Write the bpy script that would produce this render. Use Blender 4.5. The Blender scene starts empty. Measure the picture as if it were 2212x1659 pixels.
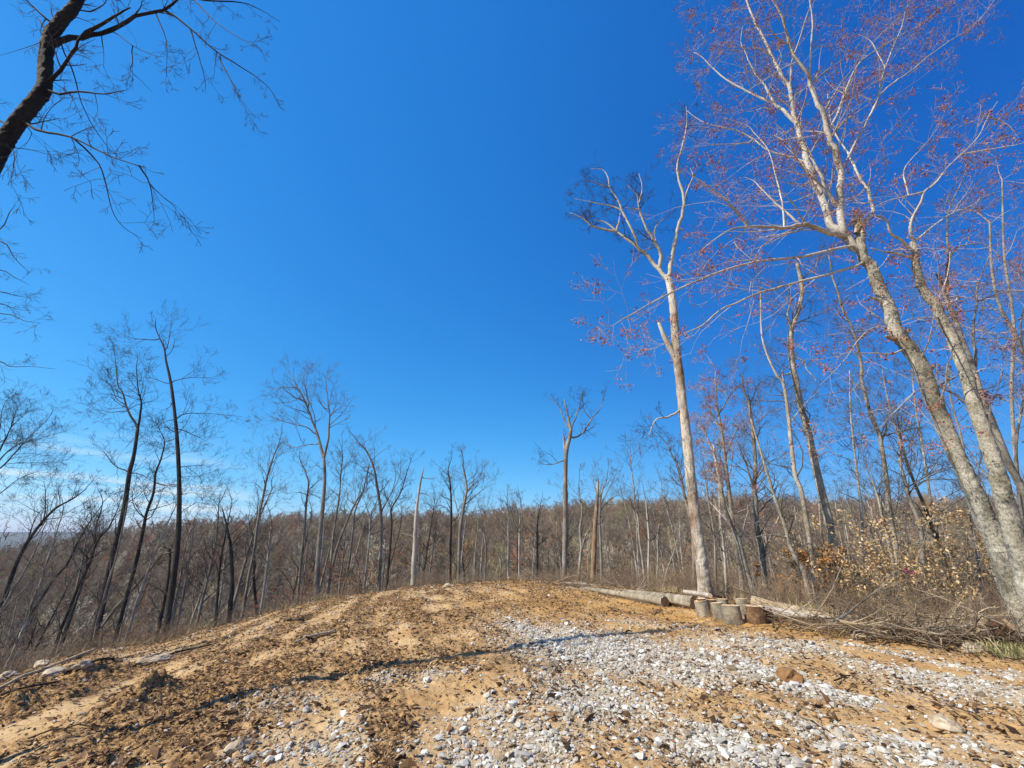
import bpy, math, random
import numpy as np
from mathutils import Vector

# ------------------------------------------------------------------ camera
SC = bpy.context.scene
F = 840.0; CX = 1106.0; CY = 829.5; PITCH = math.radians(21.5); CAMZ = 1.62
cam_d = bpy.data.cameras.new("camera"); cam = bpy.data.objects.new("camera", cam_d)
SC.collection.objects.link(cam); SC.camera = cam
cam_d.sensor_width = 36.0; cam_d.lens = 36.0 * F / 2212.0
cam_d.clip_start = 0.05; cam_d.clip_end = 20000.0
cam.location = (0, 0, CAMZ); cam.rotation_euler = (math.radians(90) + PITCH, 0, 0)

# ------------------------------------------------------------------ sky and sun
SUN_AZ = math.radians(-110.0)      # clockwise from +Y (the view direction)
SUN_EL = math.radians(46.0)
W = bpy.data.worlds.new("World"); SC.world = W; W.use_nodes = True
nt = W.node_tree; nt.nodes.clear()
o = nt.nodes.new('ShaderNodeOutputWorld'); bg = nt.nodes.new('ShaderNodeBackground')
sk = nt.nodes.new('ShaderNodeTexSky'); sk.sky_type = 'NISHITA'; sk.sun_disc = False
sk.sun_elevation = SUN_EL; sk.sun_rotation = SUN_AZ
sk.altitude = 0; sk.air_density = 1.0; sk.dust_density = 0.0; sk.ozone_density = 6.0
bg.inputs['Strength'].default_value = 0.12
# the phone's saturated blue: a tone curve per channel on the physical sky
sr = nt.nodes.new('ShaderNodeSeparateColor'); cr = nt.nodes.new('ShaderNodeCombineColor')
nt.links.new(sk.outputs[0], sr.inputs[0])
def wm(op, a, v):
    m = nt.nodes.new('ShaderNodeMath'); m.operation = op; nt.links.new(a, m.inputs[0]); m.inputs[1].default_value = v; return m.outputs[0]
for k_, (g_, p_) in enumerate(((.86, 1.62), (.77, .84), (.93, .53))):
    nt.links.new(wm('MULTIPLY', wm('POWER', wm('MULTIPLY', sr.outputs[k_], .12), p_), g_ / .12), cr.inputs[k_])
# thin streaks of cloud low in the west
geo = nt.nodes.new('ShaderNodeTexCoord'); sep = nt.nodes.new('ShaderNodeSeparateXYZ')
nt.links.new(geo.outputs['Generated'], sep.inputs[0])
mp = nt.nodes.new('ShaderNodeMapping'); mp.inputs['Scale'].default_value = (2.2, 2.2, 26.0)
mp.inputs['Rotation'].default_value = (0.0, 0.045, 0.0)
nt.links.new(geo.outputs['Generated'], mp.inputs[0])
nz = nt.nodes.new('ShaderNodeTexNoise'); nz.inputs['Scale'].default_value = 1.6; nz.inputs['Detail'].default_value = 5
nt.links.new(mp.outputs[0], nz.inputs['Vector'])
def wr(inp, a, b, c, d):
    m = nt.nodes.new('ShaderNodeMapRange'); m.interpolation_type = 'SMOOTHSTEP'
    m.inputs[1].default_value = a; m.inputs[2].default_value = b; m.inputs[3].default_value = c; m.inputs[4].default_value = d
    nt.links.new(inp, m.inputs[0]); return m.outputs[0]
def wmul(a, b):
    m = nt.nodes.new('ShaderNodeMath'); m.operation = 'MULTIPLY'; nt.links.new(a, m.inputs[0]); nt.links.new(b, m.inputs[1]); return m.outputs[0]
cl = wmul(wmul(wr(nz.outputs[0], 0.46, 0.66, 0, 0.75), wr(sep.outputs[2], 0.20, 0.05, 0, 1)), wr(sep.outputs[0], -0.48, -0.66, 0, 1))
mx = nt.nodes.new('ShaderNodeMix'); mx.data_type = 'RGBA'
nt.links.new(cl, mx.inputs[0]); bk = nt.nodes.new('ShaderNodeMix'); bk.data_type = 'RGBA'   # unseen sky behind the view, swapped in uncurved to warm the fill light
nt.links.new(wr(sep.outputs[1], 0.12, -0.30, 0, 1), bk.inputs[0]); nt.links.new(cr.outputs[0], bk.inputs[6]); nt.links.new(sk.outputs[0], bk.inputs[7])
dk = nt.nodes.new('ShaderNodeMix'); dk.data_type = 'RGBA'; dk.blend_type = 'MULTIPLY'   # deeper blue away from the sun
nt.links.new(wr(sep.outputs[0], -0.15, 0.85, 0, 1), dk.inputs[0]); nt.links.new(bk.outputs[2], dk.inputs[6]); dk.inputs[7].default_value = (.45, .60, .80, 1)
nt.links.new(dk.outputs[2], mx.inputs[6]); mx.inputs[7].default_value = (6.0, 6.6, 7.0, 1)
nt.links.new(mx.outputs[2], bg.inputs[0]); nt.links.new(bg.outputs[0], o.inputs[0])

sun_d = bpy.data.lights.new("sun", 'SUN'); sun = bpy.data.objects.new("sun", sun_d); SC.collection.objects.link(sun)
sun_d.energy = 5.0; sun_d.angle = math.radians(0.53); sun_d.color = (1.0, 0.90, 0.73)
sdir = Vector((math.sin(SUN_AZ) * math.cos(SUN_EL), math.cos(SUN_AZ) * math.cos(SUN_EL), math.sin(SUN_EL)))
sun.rotation_euler = sdir.to_track_quat('Z', 'Y').to_euler()
SC.view_settings.view_transform = 'Standard'; SC.view_settings.look = 'None'
SC.view_settings.gamma = 1.0; SC.view_settings.exposure = 0.38
SC.cycles.max_bounces = 4; SC.cycles.diffuse_bounces = 3

# ------------------------------------------------------------------ helpers
RNG = np.random.default_rng(7)
COL = SC.collection
cP, sP = math.cos(PITCH), math.sin(PITCH)
def ray(px, py):
    x = px - CX; u = CY - py
    return np.array([x, F * cP - u * sP, F * sP + u * cP])
def project(x, y, z):
    z = z - CAMZ
    f = y * cP + z * sP; u = -y * sP + z * cP
    f = np.maximum(f, 1e-3)
    return CX + F * x / f, CY - F * u / f
def P(px, py, Y):
    d = ray(px, py); return np.array([0, 0, CAMZ]) + d * (Y / d[1])

def _h(ix, iy, seed):
    n = (ix.astype(np.int64) * 374761393 + iy.astype(np.int64) * 668265263 + seed * 974634777) & 0xffffffff
    n = ((n ^ (n >> 13)) * 1274126177) & 0xffffffff
    n = (n ^ (n >> 16)) & 0xffffffff
    return n / 4294967295.0
def vn(x, y, seed=0):
    x = np.asarray(x, float); y = np.asarray(y, float)
    ix = np.floor(x); iy = np.floor(y); fx = x - ix; fy = y - iy
    fx = fx * fx * (3 - 2 * fx); fy = fy * fy * (3 - 2 * fy)
    a = _h(ix, iy, seed); b = _h(ix + 1, iy, seed); c = _h(ix, iy + 1, seed); d = _h(ix + 1, iy + 1, seed)
    return (a + (b - a) * fx) * (1 - fy) + (c + (d - c) * fx) * fy
def fbm(x, y, seed=0, o=4):
    s = 0; a = 0.5; t = 0
    for i in range(o):
        s = s + a * vn(x * 2 ** i, y * 2 ** i, seed + i); t += a; a *= 0.5
    return s / t
def sstep(a, b, x):
    t = np.clip((x - a) / (b - a), 0, 1); return t * t * (3 - 2 * t)

# edge of the clearing: pixel on its silhouette -> bearing, distance, height
_edge = [(-400, 1520, 17), (0, 1468, 17), (100, 1432, 19), (190, 1404, 21), (350, 1388, 22), (520, 1343, 22), (690, 1297, 23), (890, 1268, 23.5),
         (1106, 1254, 23), (1220, 1254, 21), (1400, 1277, 17), (1530, 1291, 14.2), (1640, 1312, 12.6), (1780, 1331, 12.2), (2000, 1362, 12),
         (2212, 1385, 11.5), (2600, 1400, 12)]
_ea, _er, _ez = [], [], []
for (px, py, R) in _edge:
    d = ray(px, py); hd = math.hypot(d[0], d[1])
    _ea.append(math.atan2(d[0], d[1])); _er.append(R); _ez.append(CAMZ + d[2] / hd * R)
_ea = [-math.pi, -1.6] + _ea + [1.6, math.pi]; _er = [30, 18] + _er + [14, 30]; _ez = [0, -1.6] + _ez + [-.1, 0]
# far ridge: crest of its tree tops
_ridge = [(-500, 1182), (0, 1184), (200, 1180), (290, 1158), (345, 1136), (700, 1127), (1000, 1112), (1200, 1103), (1300, 1092), (1600, 1087), (1900, 1078), (2212, 1085), (2700, 1100)]
_ra, _rz = [], []
for (px, py) in _ridge:
    d = ray(px, py); hd = math.hypot(d[0], d[1]); _ra.append(math.atan2(d[0], d[1])); _rz.append(CAMZ + d[2] / hd * 265 - 12.5)
_sa = [-3.2, -0.9, -0.5, 0.0, 0.35, 0.6, 3.2]; _ss = [.4, .42, .42, .34, .26, .22, .22]

MOUNDS = []
def height(x, y, fine=True):
    x = np.asarray(x, float); y = np.asarray(y, float)
    r = np.hypot(x, y) + 1e-6; a = np.arctan2(x, y)
    R = np.interp(a, _ea, _er); zE = np.interp(a, _ea, _ez)
    R = R + (fbm(a * 14 + 50, a * 0 + 3, 5, 3) - .5) * 1.2
    zin = zE * (r / R) ** 1.3
    s = np.interp(a, _sa, _ss)
    e = np.maximum(r - R, 0)
    sl0 = 1.3 * zE / R
    drop = zE + sl0 * np.minimum(e, 3) - s * (e * e / (e + 3.0))
    valley = -34.0
    zo = np.maximum(drop, valley + (drop - valley) * 0.04)
    H = np.interp(a, _ra, _rz)
    k = sstep(110, 265, r)
    H = H + (fbm(a * 9 + 30, a * 0 + 5, 13, 3) - .5) * 7
    zo = zo * (1 - k) + H * k
    far = sstep(290, 700, r); zo = zo * (1 - far) + (-28) * far
    hl = sstep(2200, 3600, r); zo = zo + hl * (56 + 16 * (fbm(a * 9 + 9, a * 0, 3, 3) - .5) - 6 * sstep(-.75, -.5, a))
    rough = (fbm(x / 14, y / 14, 11, 3) - .5) * np.clip((r - R) / 12, 0, 1) * 2.6 * (1 - sstep(180, 260, r) * .4)
    z = np.where(r < R, zin, zo + rough)
    if fine:
        w = 1 - sstep(0, 6, r - R) * .6
        u = x + .42 * y + .02 * x * y
        v = y
        b = (fbm(u * 1.5, v * .28, 21, 3) - .5) * .09
        b = b + (fbm(x * 1.1, y * 1.1, 31, 3) - .5) * .05
        dm = debris(x, y)
        b = b + (fbm(x * 6, y * 6, 41, 3) - .5) * (.03 + .09 * dm) + (fbm(x * 17, y * 17, 51, 2) - .5) * (.024 + .04 * dm)
        for (mx_, my_, ma_, mb_, mh_) in MOUNDS:
            u_ = (x - mx_) * .93 - (y - my_) * -.37; v_ = (x - mx_) * -.37 + (y - my_) * .93
            z = z + mh_ * np.exp(-((u_ / mb_) ** 2 + (v_ / ma_) ** 2)) * (.6 + 1.1 * fbm(x * 9, y * 9, 45, 2))
        z = z + b * w * (1 - sstep(60, 120, r)) * sstep(0, 3, r)
    return z

def track(x, y):      # soil strips left by the machine's tracks
    u = x + .42 * y + .02 * x * y
    return fbm(u * 1.55 + 4, y * .22 + 7, 61, 3)
def debris(x, y):     # brown shreds and roots turned into the soil, 0..1
    n = track(x, y) * .6 + fbm(x * .9, y * .9, 71, 4) * .4
    n = n + (fbm(x * 3.1, y * 1.6, 75, 3) - .5) * .22
    for (mx_, my_, ma_, mb_, mh_) in MOUNDS:
        u_ = (x - mx_) * .93 - (y - my_) * -.37; v_ = (x - mx_) * -.37 + (y - my_) * .93
        n = n - .35 * np.exp(-((u_ / mb_) ** 2 + (v_ / ma_) ** 2) * .8)
    left = sstep(2.5, -2.5, x + .1 * y - .2)
    far = sstep(9, 15, np.hypot(x, y)) * .3
    return sstep(.68, .385, n) * np.clip(.36 + .64 * left + far, 0, 1)

def G(px, py, extra=0.0):
    d = ray(px, py); hd = math.hypot(d[0], d[1]); d = d / hd
    rr = np.linspace(1.5, 60, 3000)
    z = CAMZ + d[2] * rr; h = height(d[0] * rr, d[1] * rr)
    i = np.argmax(h > z) if (h > z).any() else int(np.argmin(z - h))
    i = int(i); return np.array([d[0] * rr[i], d[1] * rr[i], float(h[i]) + extra])
def hz(x, y): return float(height(np.array([x]), np.array([y]))[0])

def mesh_np(name, V, faces_list, mat, parent=None, tint=None, smooth=False):
    """faces_list: list of (M,k) int arrays"""
    me = bpy.data.meshes.new(name)
    V = np.asarray(V, np.float32)
    tot = []; st = []; n = 0
    for fa in faces_list:
        fa = np.asarray(fa, np.int32)
        if len(fa) == 0: continue
        k = fa.shape[1]; tot.append(fa.ravel()); st.append(n + np.arange(len(fa)) * k); n += fa.size
    L = np.concatenate(tot); S = np.concatenate(st)
    me.vertices.add(len(V)); me.vertices.foreach_set('co', V.ravel())
    me.loops.add(len(L)); me.loops.foreach_set('vertex_index', L)
    me.polygons.add(len(S)); me.polygons.foreach_set('loop_start', S.astype(np.int32))
    me.polygons.foreach_set('use_smooth', np.full(len(S), bool(smooth)))
    if tint is not None:
        at = me.attributes.new('tint', 'FLOAT', 'POINT'); at.data.foreach_set('value', np.asarray(tint, np.float32))
    me.update(calc_edges=True); me.materials.append(mat)
    ob = bpy.data.objects.new(name, me); COL.objects.link(ob)
    if parent is not None: ob.parent = parent
    return ob
def tag(ob, label=None, cat=None, group=None, kind=None):
    if label: ob['label'] = label
    if cat: ob['category'] = cat
    if group: ob['group'] = group
    if kind: ob['kind'] = kind
    return ob
def root(name, loc, label, cat, group=None):
    e = bpy.data.objects.new(name, None); e.location = loc; e.empty_display_size = .3; COL.objects.link(e)
    return tag(e, label, cat, group)
def put(ob, e):   # parent with the world-space mesh kept in place
    ob.parent = e; ob.location = -Vector(e.location); return ob

class Tubes:
    def __init__(s): s.V = []; s.Q = []; s.T = []; s.n = 0; s.t = []
    def add(s, pts, rad, sides=5, tip=True, tint=0.5):
        pts = np.asarray(pts, float); rad = np.asarray(rad, float); n = len(pts)
        t = np.empty_like(pts); t[1:-1] = pts[2:] - pts[:-2]; t[0] = pts[1] - pts[0]; t[-1] = pts[-1] - pts[-2]
        m = np.abs(t.sum(0)); ref = np.zeros(3); ref[int(np.argmin(m))] = 1
        u = np.cross(t, ref); u /= (np.sqrt((u * u).sum(1))[:, None] + 1e-9)
        v = np.cross(t, u); v /= (np.sqrt((v * v).sum(1))[:, None] + 1e-9)
        an = np.arange(sides) * (2 * math.pi / sides)
        ring = pts[:, None, :] + rad[:, None, None] * (np.cos(an)[None, :, None] * u[:, None, :] + np.sin(an)[None, :, None] * v[:, None, :])
        s.V.append(ring.reshape(-1, 3))
        i = (np.arange(n - 1)[:, None] * sides); j = np.arange(sides)[None, :]; j2 = (j + 1) % sides
        q = np.stack([i + j, i + j2, i + sides + j2, i + sides + j], -1).reshape(-1, 4) + s.n
        s.Q.append(q); s.n += n * sides; s.t.append(np.full(n * sides, tint))
        if tip:
            s.V.append(pts[-1:] + t[-1:] / (np.linalg.norm(t[-1]) + 1e-9) * rad[-1] * .8)
            b = s.n - sides; s.T.append(np.array([[b + k, b + (k + 1) % sides, s.n] for k in range(sides)])); s.n += 1; s.t.append(np.array([tint]))
    def build(s, name, mat, parent=None, smooth=True, tint=True):
        if not s.V: return None
        f = [np.concatenate(s.Q)] + ([np.concatenate(s.T)] if s.T else [])
        return mesh_np(name, np.concatenate(s.V), f, mat, parent, np.concatenate(s.t) if tint else None, smooth)

class Leaves:   # small bent leaf-like pieces: two triangles folded along the middle
    def __init__(s): s.c = []; s.s = []; s.t = []
    def add(s, c, size, tint=.5): s.c.append(c); s.s.append(size); s.t.append(tint)
    def build(s, name, mat, parent=None, rng=None, flat=0.0, asp=.55, droop=0.0):
        if not s.c: return None
        C = np.array(s.c); S = np.array(s.s)[:, None]; n = len(C); rng = rng or RNG
        a = rng.normal(size=(n, 3)); a[:, 2] = a[:, 2] * (1 - flat) - droop; a /= np.linalg.norm(a, axis=1)[:, None]
        b = rng.normal(size=(n, 3)); b[:, 2] *= (1 - flat); b = b - (a * b).sum(1)[:, None] * a; b /= np.linalg.norm(b, axis=1)[:, None]
        c = np.cross(a, b)
        V = np.stack([C - a * S * .5, C + b * S * asp * .5 + c * S * .12, C + a * S * .5, C - b * S * asp * .5 + c * S * .12], 1).reshape(-1, 3)
        i = np.arange(n) * 4
        F1 = np.stack([i, i + 1, i + 2], 1); F2 = np.stack([i, i + 2, i + 3], 1)
        return mesh_np(name, V, [F1, F2], mat, parent, np.repeat(np.array(s.t), 4))

# ------------------------------------------------------------------ materials
def nodes(name):
    m = bpy.data.materials.new(name); m.use_nodes = True; n = m.node_tree
    b = n.nodes['Principled BSDF']; b.inputs['Roughness'].default_value = .85
    b.inputs['Specular IOR Level'].default_value = .25
    return m, n, b
def nnoise(n, scale, detail=4, vec=None, sc=None, rough=.55):
    t = n.nodes.new('ShaderNodeTexNoise'); t.inputs['Scale'].default_value = scale; t.inputs['Detail'].default_value = detail
    t.inputs['Roughness'].default_value = rough
    if vec is not None:
        if sc:
            mp = n.nodes.new('ShaderNodeMapping'); mp.inputs['Scale'].default_value = sc
            n.links.new(vec, mp.inputs[0]); vec = mp.outputs[0]
        n.links.new(vec, t.inputs['Vector'])
    return t.outputs[0]
def ramp(n, fac, stops):
    r = n.nodes.new('ShaderNodeValToRGB'); e = r.color_ramp.elements
    while len(e) < len(stops): e.new(.5)
    for k, (p, c) in enumerate(stops): e[k].position = p; e[k].color = (*c, 1)
    n.links.new(fac, r.inputs[0]); return r.outputs[0]
def mixc(n, fac, a, b, mode='MIX'):
    m = n.nodes.new('ShaderNodeMix'); m.data_type = 'RGBA'; m.blend_type = mode
    for s, v in ((0, fac), (6, a), (7, b)):
        if isinstance(v, (int, float)): m.inputs[s].default_value = v
        elif isinstance(v, tuple): m.inputs[s].default_value = (*v, 1)
        else: n.links.new(v, m.inputs[s])
    return m.outputs[2]
def bump(n, b, h, strength=.5, dist=.02):
    bp = n.nodes.new('ShaderNodeBump'); bp.inputs['Strength'].default_value = strength; bp.inputs['Distance'].default_value = dist
    n.links.new(h, bp.inputs['Height']); n.links.new(bp.outputs[0], b.inputs['Normal'])
def coords(n): return n.nodes.new('ShaderNodeTexCoord').outputs['Object']

def bark(name, dark, mid, light, patch=2.0, bstr=.6, streak=(9, 9, 1.6), mottle=.5):
    m, n, b = nodes(name); c = coords(n)
    a = nnoise(n, patch, 5, c, (1, 1, .6)); f = nnoise(n, 3.0, 6, c, streak, .7)
    col = ramp(n, a, [(.30, dark), (.5, mid), (.68, light)])
    fine = ramp(n, f, [(.34, (.32, .30, .28)), (.52, (1, 1, 1)), (.8, (1.15, 1.15, 1.12))])
    col = mixc(n, mottle, col, fine, 'MULTIPLY')
    g = nnoise(n, 16.0, 5, c, (1, 1, 1.5), .75)
    col = mixc(n, mottle, col, ramp(n, g, [(.36, (.38, .36, .33)), (.47, (.95, .95, .93)), (.7, (1.1, 1.1, 1.08))]), 'MULTIPLY')
    mm = n.nodes.new('ShaderNodeMath'); mm.operation = 'ADD'; n.links.new(f, mm.inputs[0]); n.links.new(g, mm.inputs[1])
    n.links.new(col, b.inputs['Base Color']); bump(n, b, mm.outputs[0], bstr, .03); return m
M = {}
M['maple'] = bark('pale_maple_bark', (.20, .18, .12), (.46, .43, .35), (.64, .61, .53), 2.6, 1.0, (14, 14, 5), mottle=.85)
M['maple_limb'] = bark('maple_limb_bark', (.34, .31, .25), (.54, .50, .44), (.68, .65, .59), 1.8, .4, (7, 7, 3))
M['dead'] = bark('peeling_dead_bark', (.28, .23, .17), (.50, .45, .38), (.64, .59, .52), 1.3, .5, (10, 10, 1.0))
M['peel'] = bark('peeled_dead_trunk', (.20, .11, .055), (.60, .54, .46), (.74, .69, .61), 1.1, .6, (9, 9, 1.0), .8)
M['snag'] = bark('orange_snag_wood', (.09, .07, .05), (.30, .20, .12), (.60, .48, .34), 2.3, .8, (8, 8, 1))
M['grey'] = bark('grey_bark', (.15, .13, .105), (.30, .27, .23), (.44, .40, .35), 2.0, .7, (10, 10, 1.4), .8)
M['hick'] = bark('shaggy_pale_bark', (.22, .195, .155), (.43, .39, .33), (.60, .56, .49), 3.0, 1.0, (12, 12, 2.2), .9)
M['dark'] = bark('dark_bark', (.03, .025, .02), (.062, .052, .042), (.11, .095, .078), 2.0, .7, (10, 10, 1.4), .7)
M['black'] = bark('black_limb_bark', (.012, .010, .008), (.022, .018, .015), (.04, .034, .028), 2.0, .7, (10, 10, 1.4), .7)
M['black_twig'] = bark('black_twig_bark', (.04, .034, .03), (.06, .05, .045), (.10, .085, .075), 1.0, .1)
M['twig'] = bark('twig_bark', (.11, .09, .075), (.16, .135, .115), (.22, .19, .165), 1.0, .1)
M['twig_red'] = bark('reddish_twig_bark', (.32, .25, .22), (.44, .37, .34), (.56, .50, .46), 1.0, .1)
M['twig_dark'] = bark('dark_twig_bark', (.04, .034, .03), (.06, .052, .046), (.09, .08, .07), 1.0, .1)
M['brush'] = bark('brush_stems', (.15, .115, .075), (.27, .215, .15), (.42, .35, .26), .6, .1)
M['stick'] = bark('bare_pale_wood', (.34, .25, .15), (.48, .37, .24), (.58, .48, .34), 2.5, .3, (12, 12, 3))
M['logbark'] = bark('log_bark', (.17, .14, .10), (.34, .29, .215), (.48, .42, .33), 5, .6, (14, 14, 14))
M['rustbark'] = bark('rusty_log_bark', (.07, .04, .025), (.20, .11, .06), (.34, .21, .12), 6, .8, (30, 30, 4), .8)
M['darklog'] = bark('rotting_log_bark', (.03, .022, .016), (.075, .055, .038), (.15, .115, .08), 3, .8, (14, 14, 14))

def tinted(name, stops, rough=.8, noise=.25, trans=0.0):
    m, n, b = nodes(name); at = n.nodes.new('ShaderNodeAttribute'); at.attribute_name = 'tint'
    col = ramp(n, at.outputs['Fac'], stops)
    f = nnoise(n, 25, 3, coords(n)); r = ramp(n, f, [(.3, (.65, .65, .65)), (.7, (1.1, 1.1, 1.1))])
    col = mixc(n, noise * 2, col, r, 'MULTIPLY')
    n.links.new(col, b.inputs['Base Color']); b.inputs['Roughness'].default_value = rough
    return m
M['tangle'] = tinted('cut_twigs', [(0, (.07, .05, .035)), (.4, (.18, .135, .09)), (.75, (.36, .28, .19)), (1, (.60, .50, .36))])
M['gravel'] = tinted('limestone_gravel', [(0, (.18, .13, .08)), (.2, (.32, .265, .195)), (.5, (.43, .41, .365)), (.8, (.56, .545, .505)), (1, (.72, .71, .68))])
M['litter'] = tinted('shredded_bark_and_leaves', [(0, (.035, .02, .011)), (.4, (.115, .062, .028)), (.7, (.25, .145, .065)), (1, (.56, .41, .24))])
M['clod'] = tinted('clay_clods', [(0, (.18, .09, .035)), (.5, (.34, .19, .085)), (1, (.50, .33, .17))])
M['buds'] = tinted('red_maple_buds', [(0, (.20, .06, .035)), (.5, (.38, .12, .07)), (1, (.50, .23, .14))])
M['beech'] = tinted('papery_beech_leaves', [(0, (.28, .15, .06)), (.45, (.50, .33, .16)), (1, (.74, .60, .38))])
M['oak'] = tinted('orange_dry_oak_leaves', [(0, (.22, .09, .03)), (.5, (.46, .22, .07)), (1, (.66, .38, .14))])
M['redleaf'] = tinted('red_sapling_buds', [(0, (.26, .09, .05)), (.5, (.38, .15, .085)), (1, (.48, .24, .15))])
M['drygrass'] = tinted('dry_grass', [(0, (.24, .17, .07)), (.5, (.40, .31, .15)), (1, (.55, .46, .26))])
M['green'] = tinted('green_grass', [(0, (.07, .09, .03)), (.4, (.20, .21, .08)), (1, (.50, .43, .22))])
m, n, b = nodes('cut_wood'); c = coords(n)
col = ramp(n, nnoise(n, 14, 5, c), [(.3, (.60, .38, .20)), (.6, (.80, .58, .36)), (.8, (.85, .68, .48))])
n.links.new(col, b.inputs['Base Color']); M['cut'] = m
m, n, b = nodes('weathered_cut_wood'); c = coords(n)
col = ramp(n, nnoise(n, 14, 5, c), [(.3, (.09, .055, .03)), (.6, (.20, .12, .07)), (.8, (.30, .20, .12))])
n.links.new(col, b.inputs['Base Color']); M['oldcut'] = m
m, n, b = nodes('pink_tape'); b.inputs['Base Color'].default_value = (.75, .09, .28, 1); b.inputs['Roughness'].default_value = .4; M['pink'] = m
m, n, b = nodes('grey_rock'); c = coords(n)
f = nnoise(n, 6, 6, c)
n.links.new(ramp(n, f, [(.3, (.26, .20, .13)), (.55, (.46, .38, .28)), (.8, (.60, .52, .40))]), b.inputs['Base Color']); bump(n, b, f, .6, .02); M['rock'] = m

# ------------------------------------------------------------------ terrain: one sheet, fine where it is seen near
def ground():
    a1 = np.linspace(math.radians(-62), math.radians(62), 1000)
    a2 = np.linspace(math.radians(62), math.radians(298), 110)[1:-1]
    A = np.concatenate([a1, a2]); nA = len(A)
    R = np.concatenate([[.25, 1, 1.8, 2.4], np.geomspace(2.8, 27, 620), np.geomspace(27.4, 330, 150), np.geomspace(350, 7000, 50)])
    AA, RR = np.meshgrid(A, R); X = RR * np.sin(AA); Y = RR * np.cos(AA)
    Z = height(X, Y); nR = len(R)
    V = np.stack([X, Y, Z], -1).reshape(-1, 3)
    i = np.arange(nR - 1)[:, None] * nA; j = np.arange(nA)[None, :]; j2 = (j + 1) % nA
    Q = np.stack([i + j, i + nA + j, i + nA + j2, i + j2], -1).reshape(-1, 4)
    V = np.vstack([V, [[0, 0, float(Z[0].mean())]]]); c = len(V) - 1
    T = np.array([[c, k, (k + 1) % nA] for k in range(nA)])
    m, n, b = nodes('clay_soil'); c_ = coords(n)
    def att(nm):
        a = n.nodes.new('ShaderNodeAttribute'); a.attribute_name = nm; return a.outputs['Fac']
    n1 = nnoise(n, 1.3, 6, c_); n2 = nnoise(n, 22, 6, c_, rough=.7); n3 = nnoise(n, 90, 3, c_)
    clay = ramp(n, n1, [(.30, (.42, .255, .115)), (.5, (.53, .36, .18)), (.7, (.62, .45, .27))])
    orange = ramp(n, n1, [(.3, (.36, .19, .06)), (.5, (.48, .28, .10)), (.7, (.57, .38, .18))])
    col = mixc(n, att('orange'), clay, orange)
    dcol = ramp(n, n2, [(.36, (.06, .033, .016)), (.45, (.20, .115, .05)), (.54, (.40, .25, .115)), (.68, (.55, .38, .20))])
    col = mixc(n, att('debris'), col, dcol)
    gcol = ramp(n, n3, [(.3, (.27, .235, .18)), (.5, (.43, .39, .31)), (.7, (.56, .53, .45))])
    col = mixc(n, att('dust'), col, gcol)
    lit = ramp(n, n2, [(.3, (.07, .052, .034)), (.5, (.17, .12, .078)), (.7, (.30, .22, .14))])
    col = mixc(n, att('woods'), col, lit)
    far = ramp(n, nnoise(n, .004, 4, c_), [(.3, (.07, .075, .05)), (.7, (.12, .11, .08))])
    col = mixc(n, att('far'), col, far)
    sp = ramp(n, n3, [(.25, (.62, .6, .58)), (.5, (1, 1, 1)), (.75, (1.15, 1.15, 1.12))])
    col = mixc(n, .8, col, sp, 'MULTIPLY')
    n.links.new(col, b.inputs['Base Color']); b.inputs['Roughness'].default_value = .95; b.inputs['Specular IOR Level'].default_value = .1
    mm = n.nodes.new('ShaderNodeMath'); mm.operation = 'ADD'; n.links.new(n2, mm.inputs[0]); n.links.new(n3, mm.inputs[1])
    bump(n, b, mm.outputs[0], .7, .015)
    ob = mesh_np('ground', V, [Q, T], m, smooth=True)
    me = ob.data; x, y = V[:, 0], V[:, 1]; r = np.hypot(x, y); Re = np.interp(np.arctan2(x, y), _ea, _er)
    def setat(nm, v): at = me.attributes.new(nm, 'FLOAT', 'POINT'); at.data.foreach_set('value', np.asarray(v, np.float32))
    g = gravel_density(x, y)
    setat('debris', debris(x, y) * (1 - .8 * g)); setat('dust', np.clip(g * 1.1, 0, .85))
    setat('orange', np.clip(sstep(-4, 1.5, x) * (.55 + .45 * sstep(7, 10, y)), 0, 1))
    setat('woods', sstep(-1.0, .8, r - Re + (fbm(x * 1.4, y * 1.4, 81, 3) - .5) * 2.6)); setat('far', sstep(330, 600, r))
    tag(ob, kind='structure')
    return ob

_gb = [  # gravel patches: pixel centre, half-axes, tilt, strength, how far the wheel tracks cut through it
    (1300, 1412, 180, 42, 10, 1.15, .25), (1165, 1376, 75, 16, 20, 1.0, .2), (1470, 1448, 150, 34, 9, 1.0, .4), (1300, 1520, 170, 75, 8, .62, .5), (1110, 1620, 200, 60, -5, .62, .5), (1010, 1555, 150, 34, -8, .36, .8),
    (1640, 1470, 260, 40, 12, .85, .9), (1900, 1560, 330, 60, 12, .85, .95), (1560, 1590, 240, 70, 8, .75, .9), (2060, 1630, 260, 60, 12, .9, .9), (2050, 1462, 230, 40, 10, .5, 1), (1700, 1398, 260, 20, 4, .42, .9),
    (600, 1520, 240, 30, -7, .22, 1), (850, 1465, 140, 14, -6, .30, 1), (740, 1612, 230, 50, -4, .26, 1), (480, 1630, 180, 34, -8, .2, 1), (1450, 1352, 160, 10, 6, .2, 1), (1760, 1640, 200, 40, 6, .7, .9)]
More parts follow.
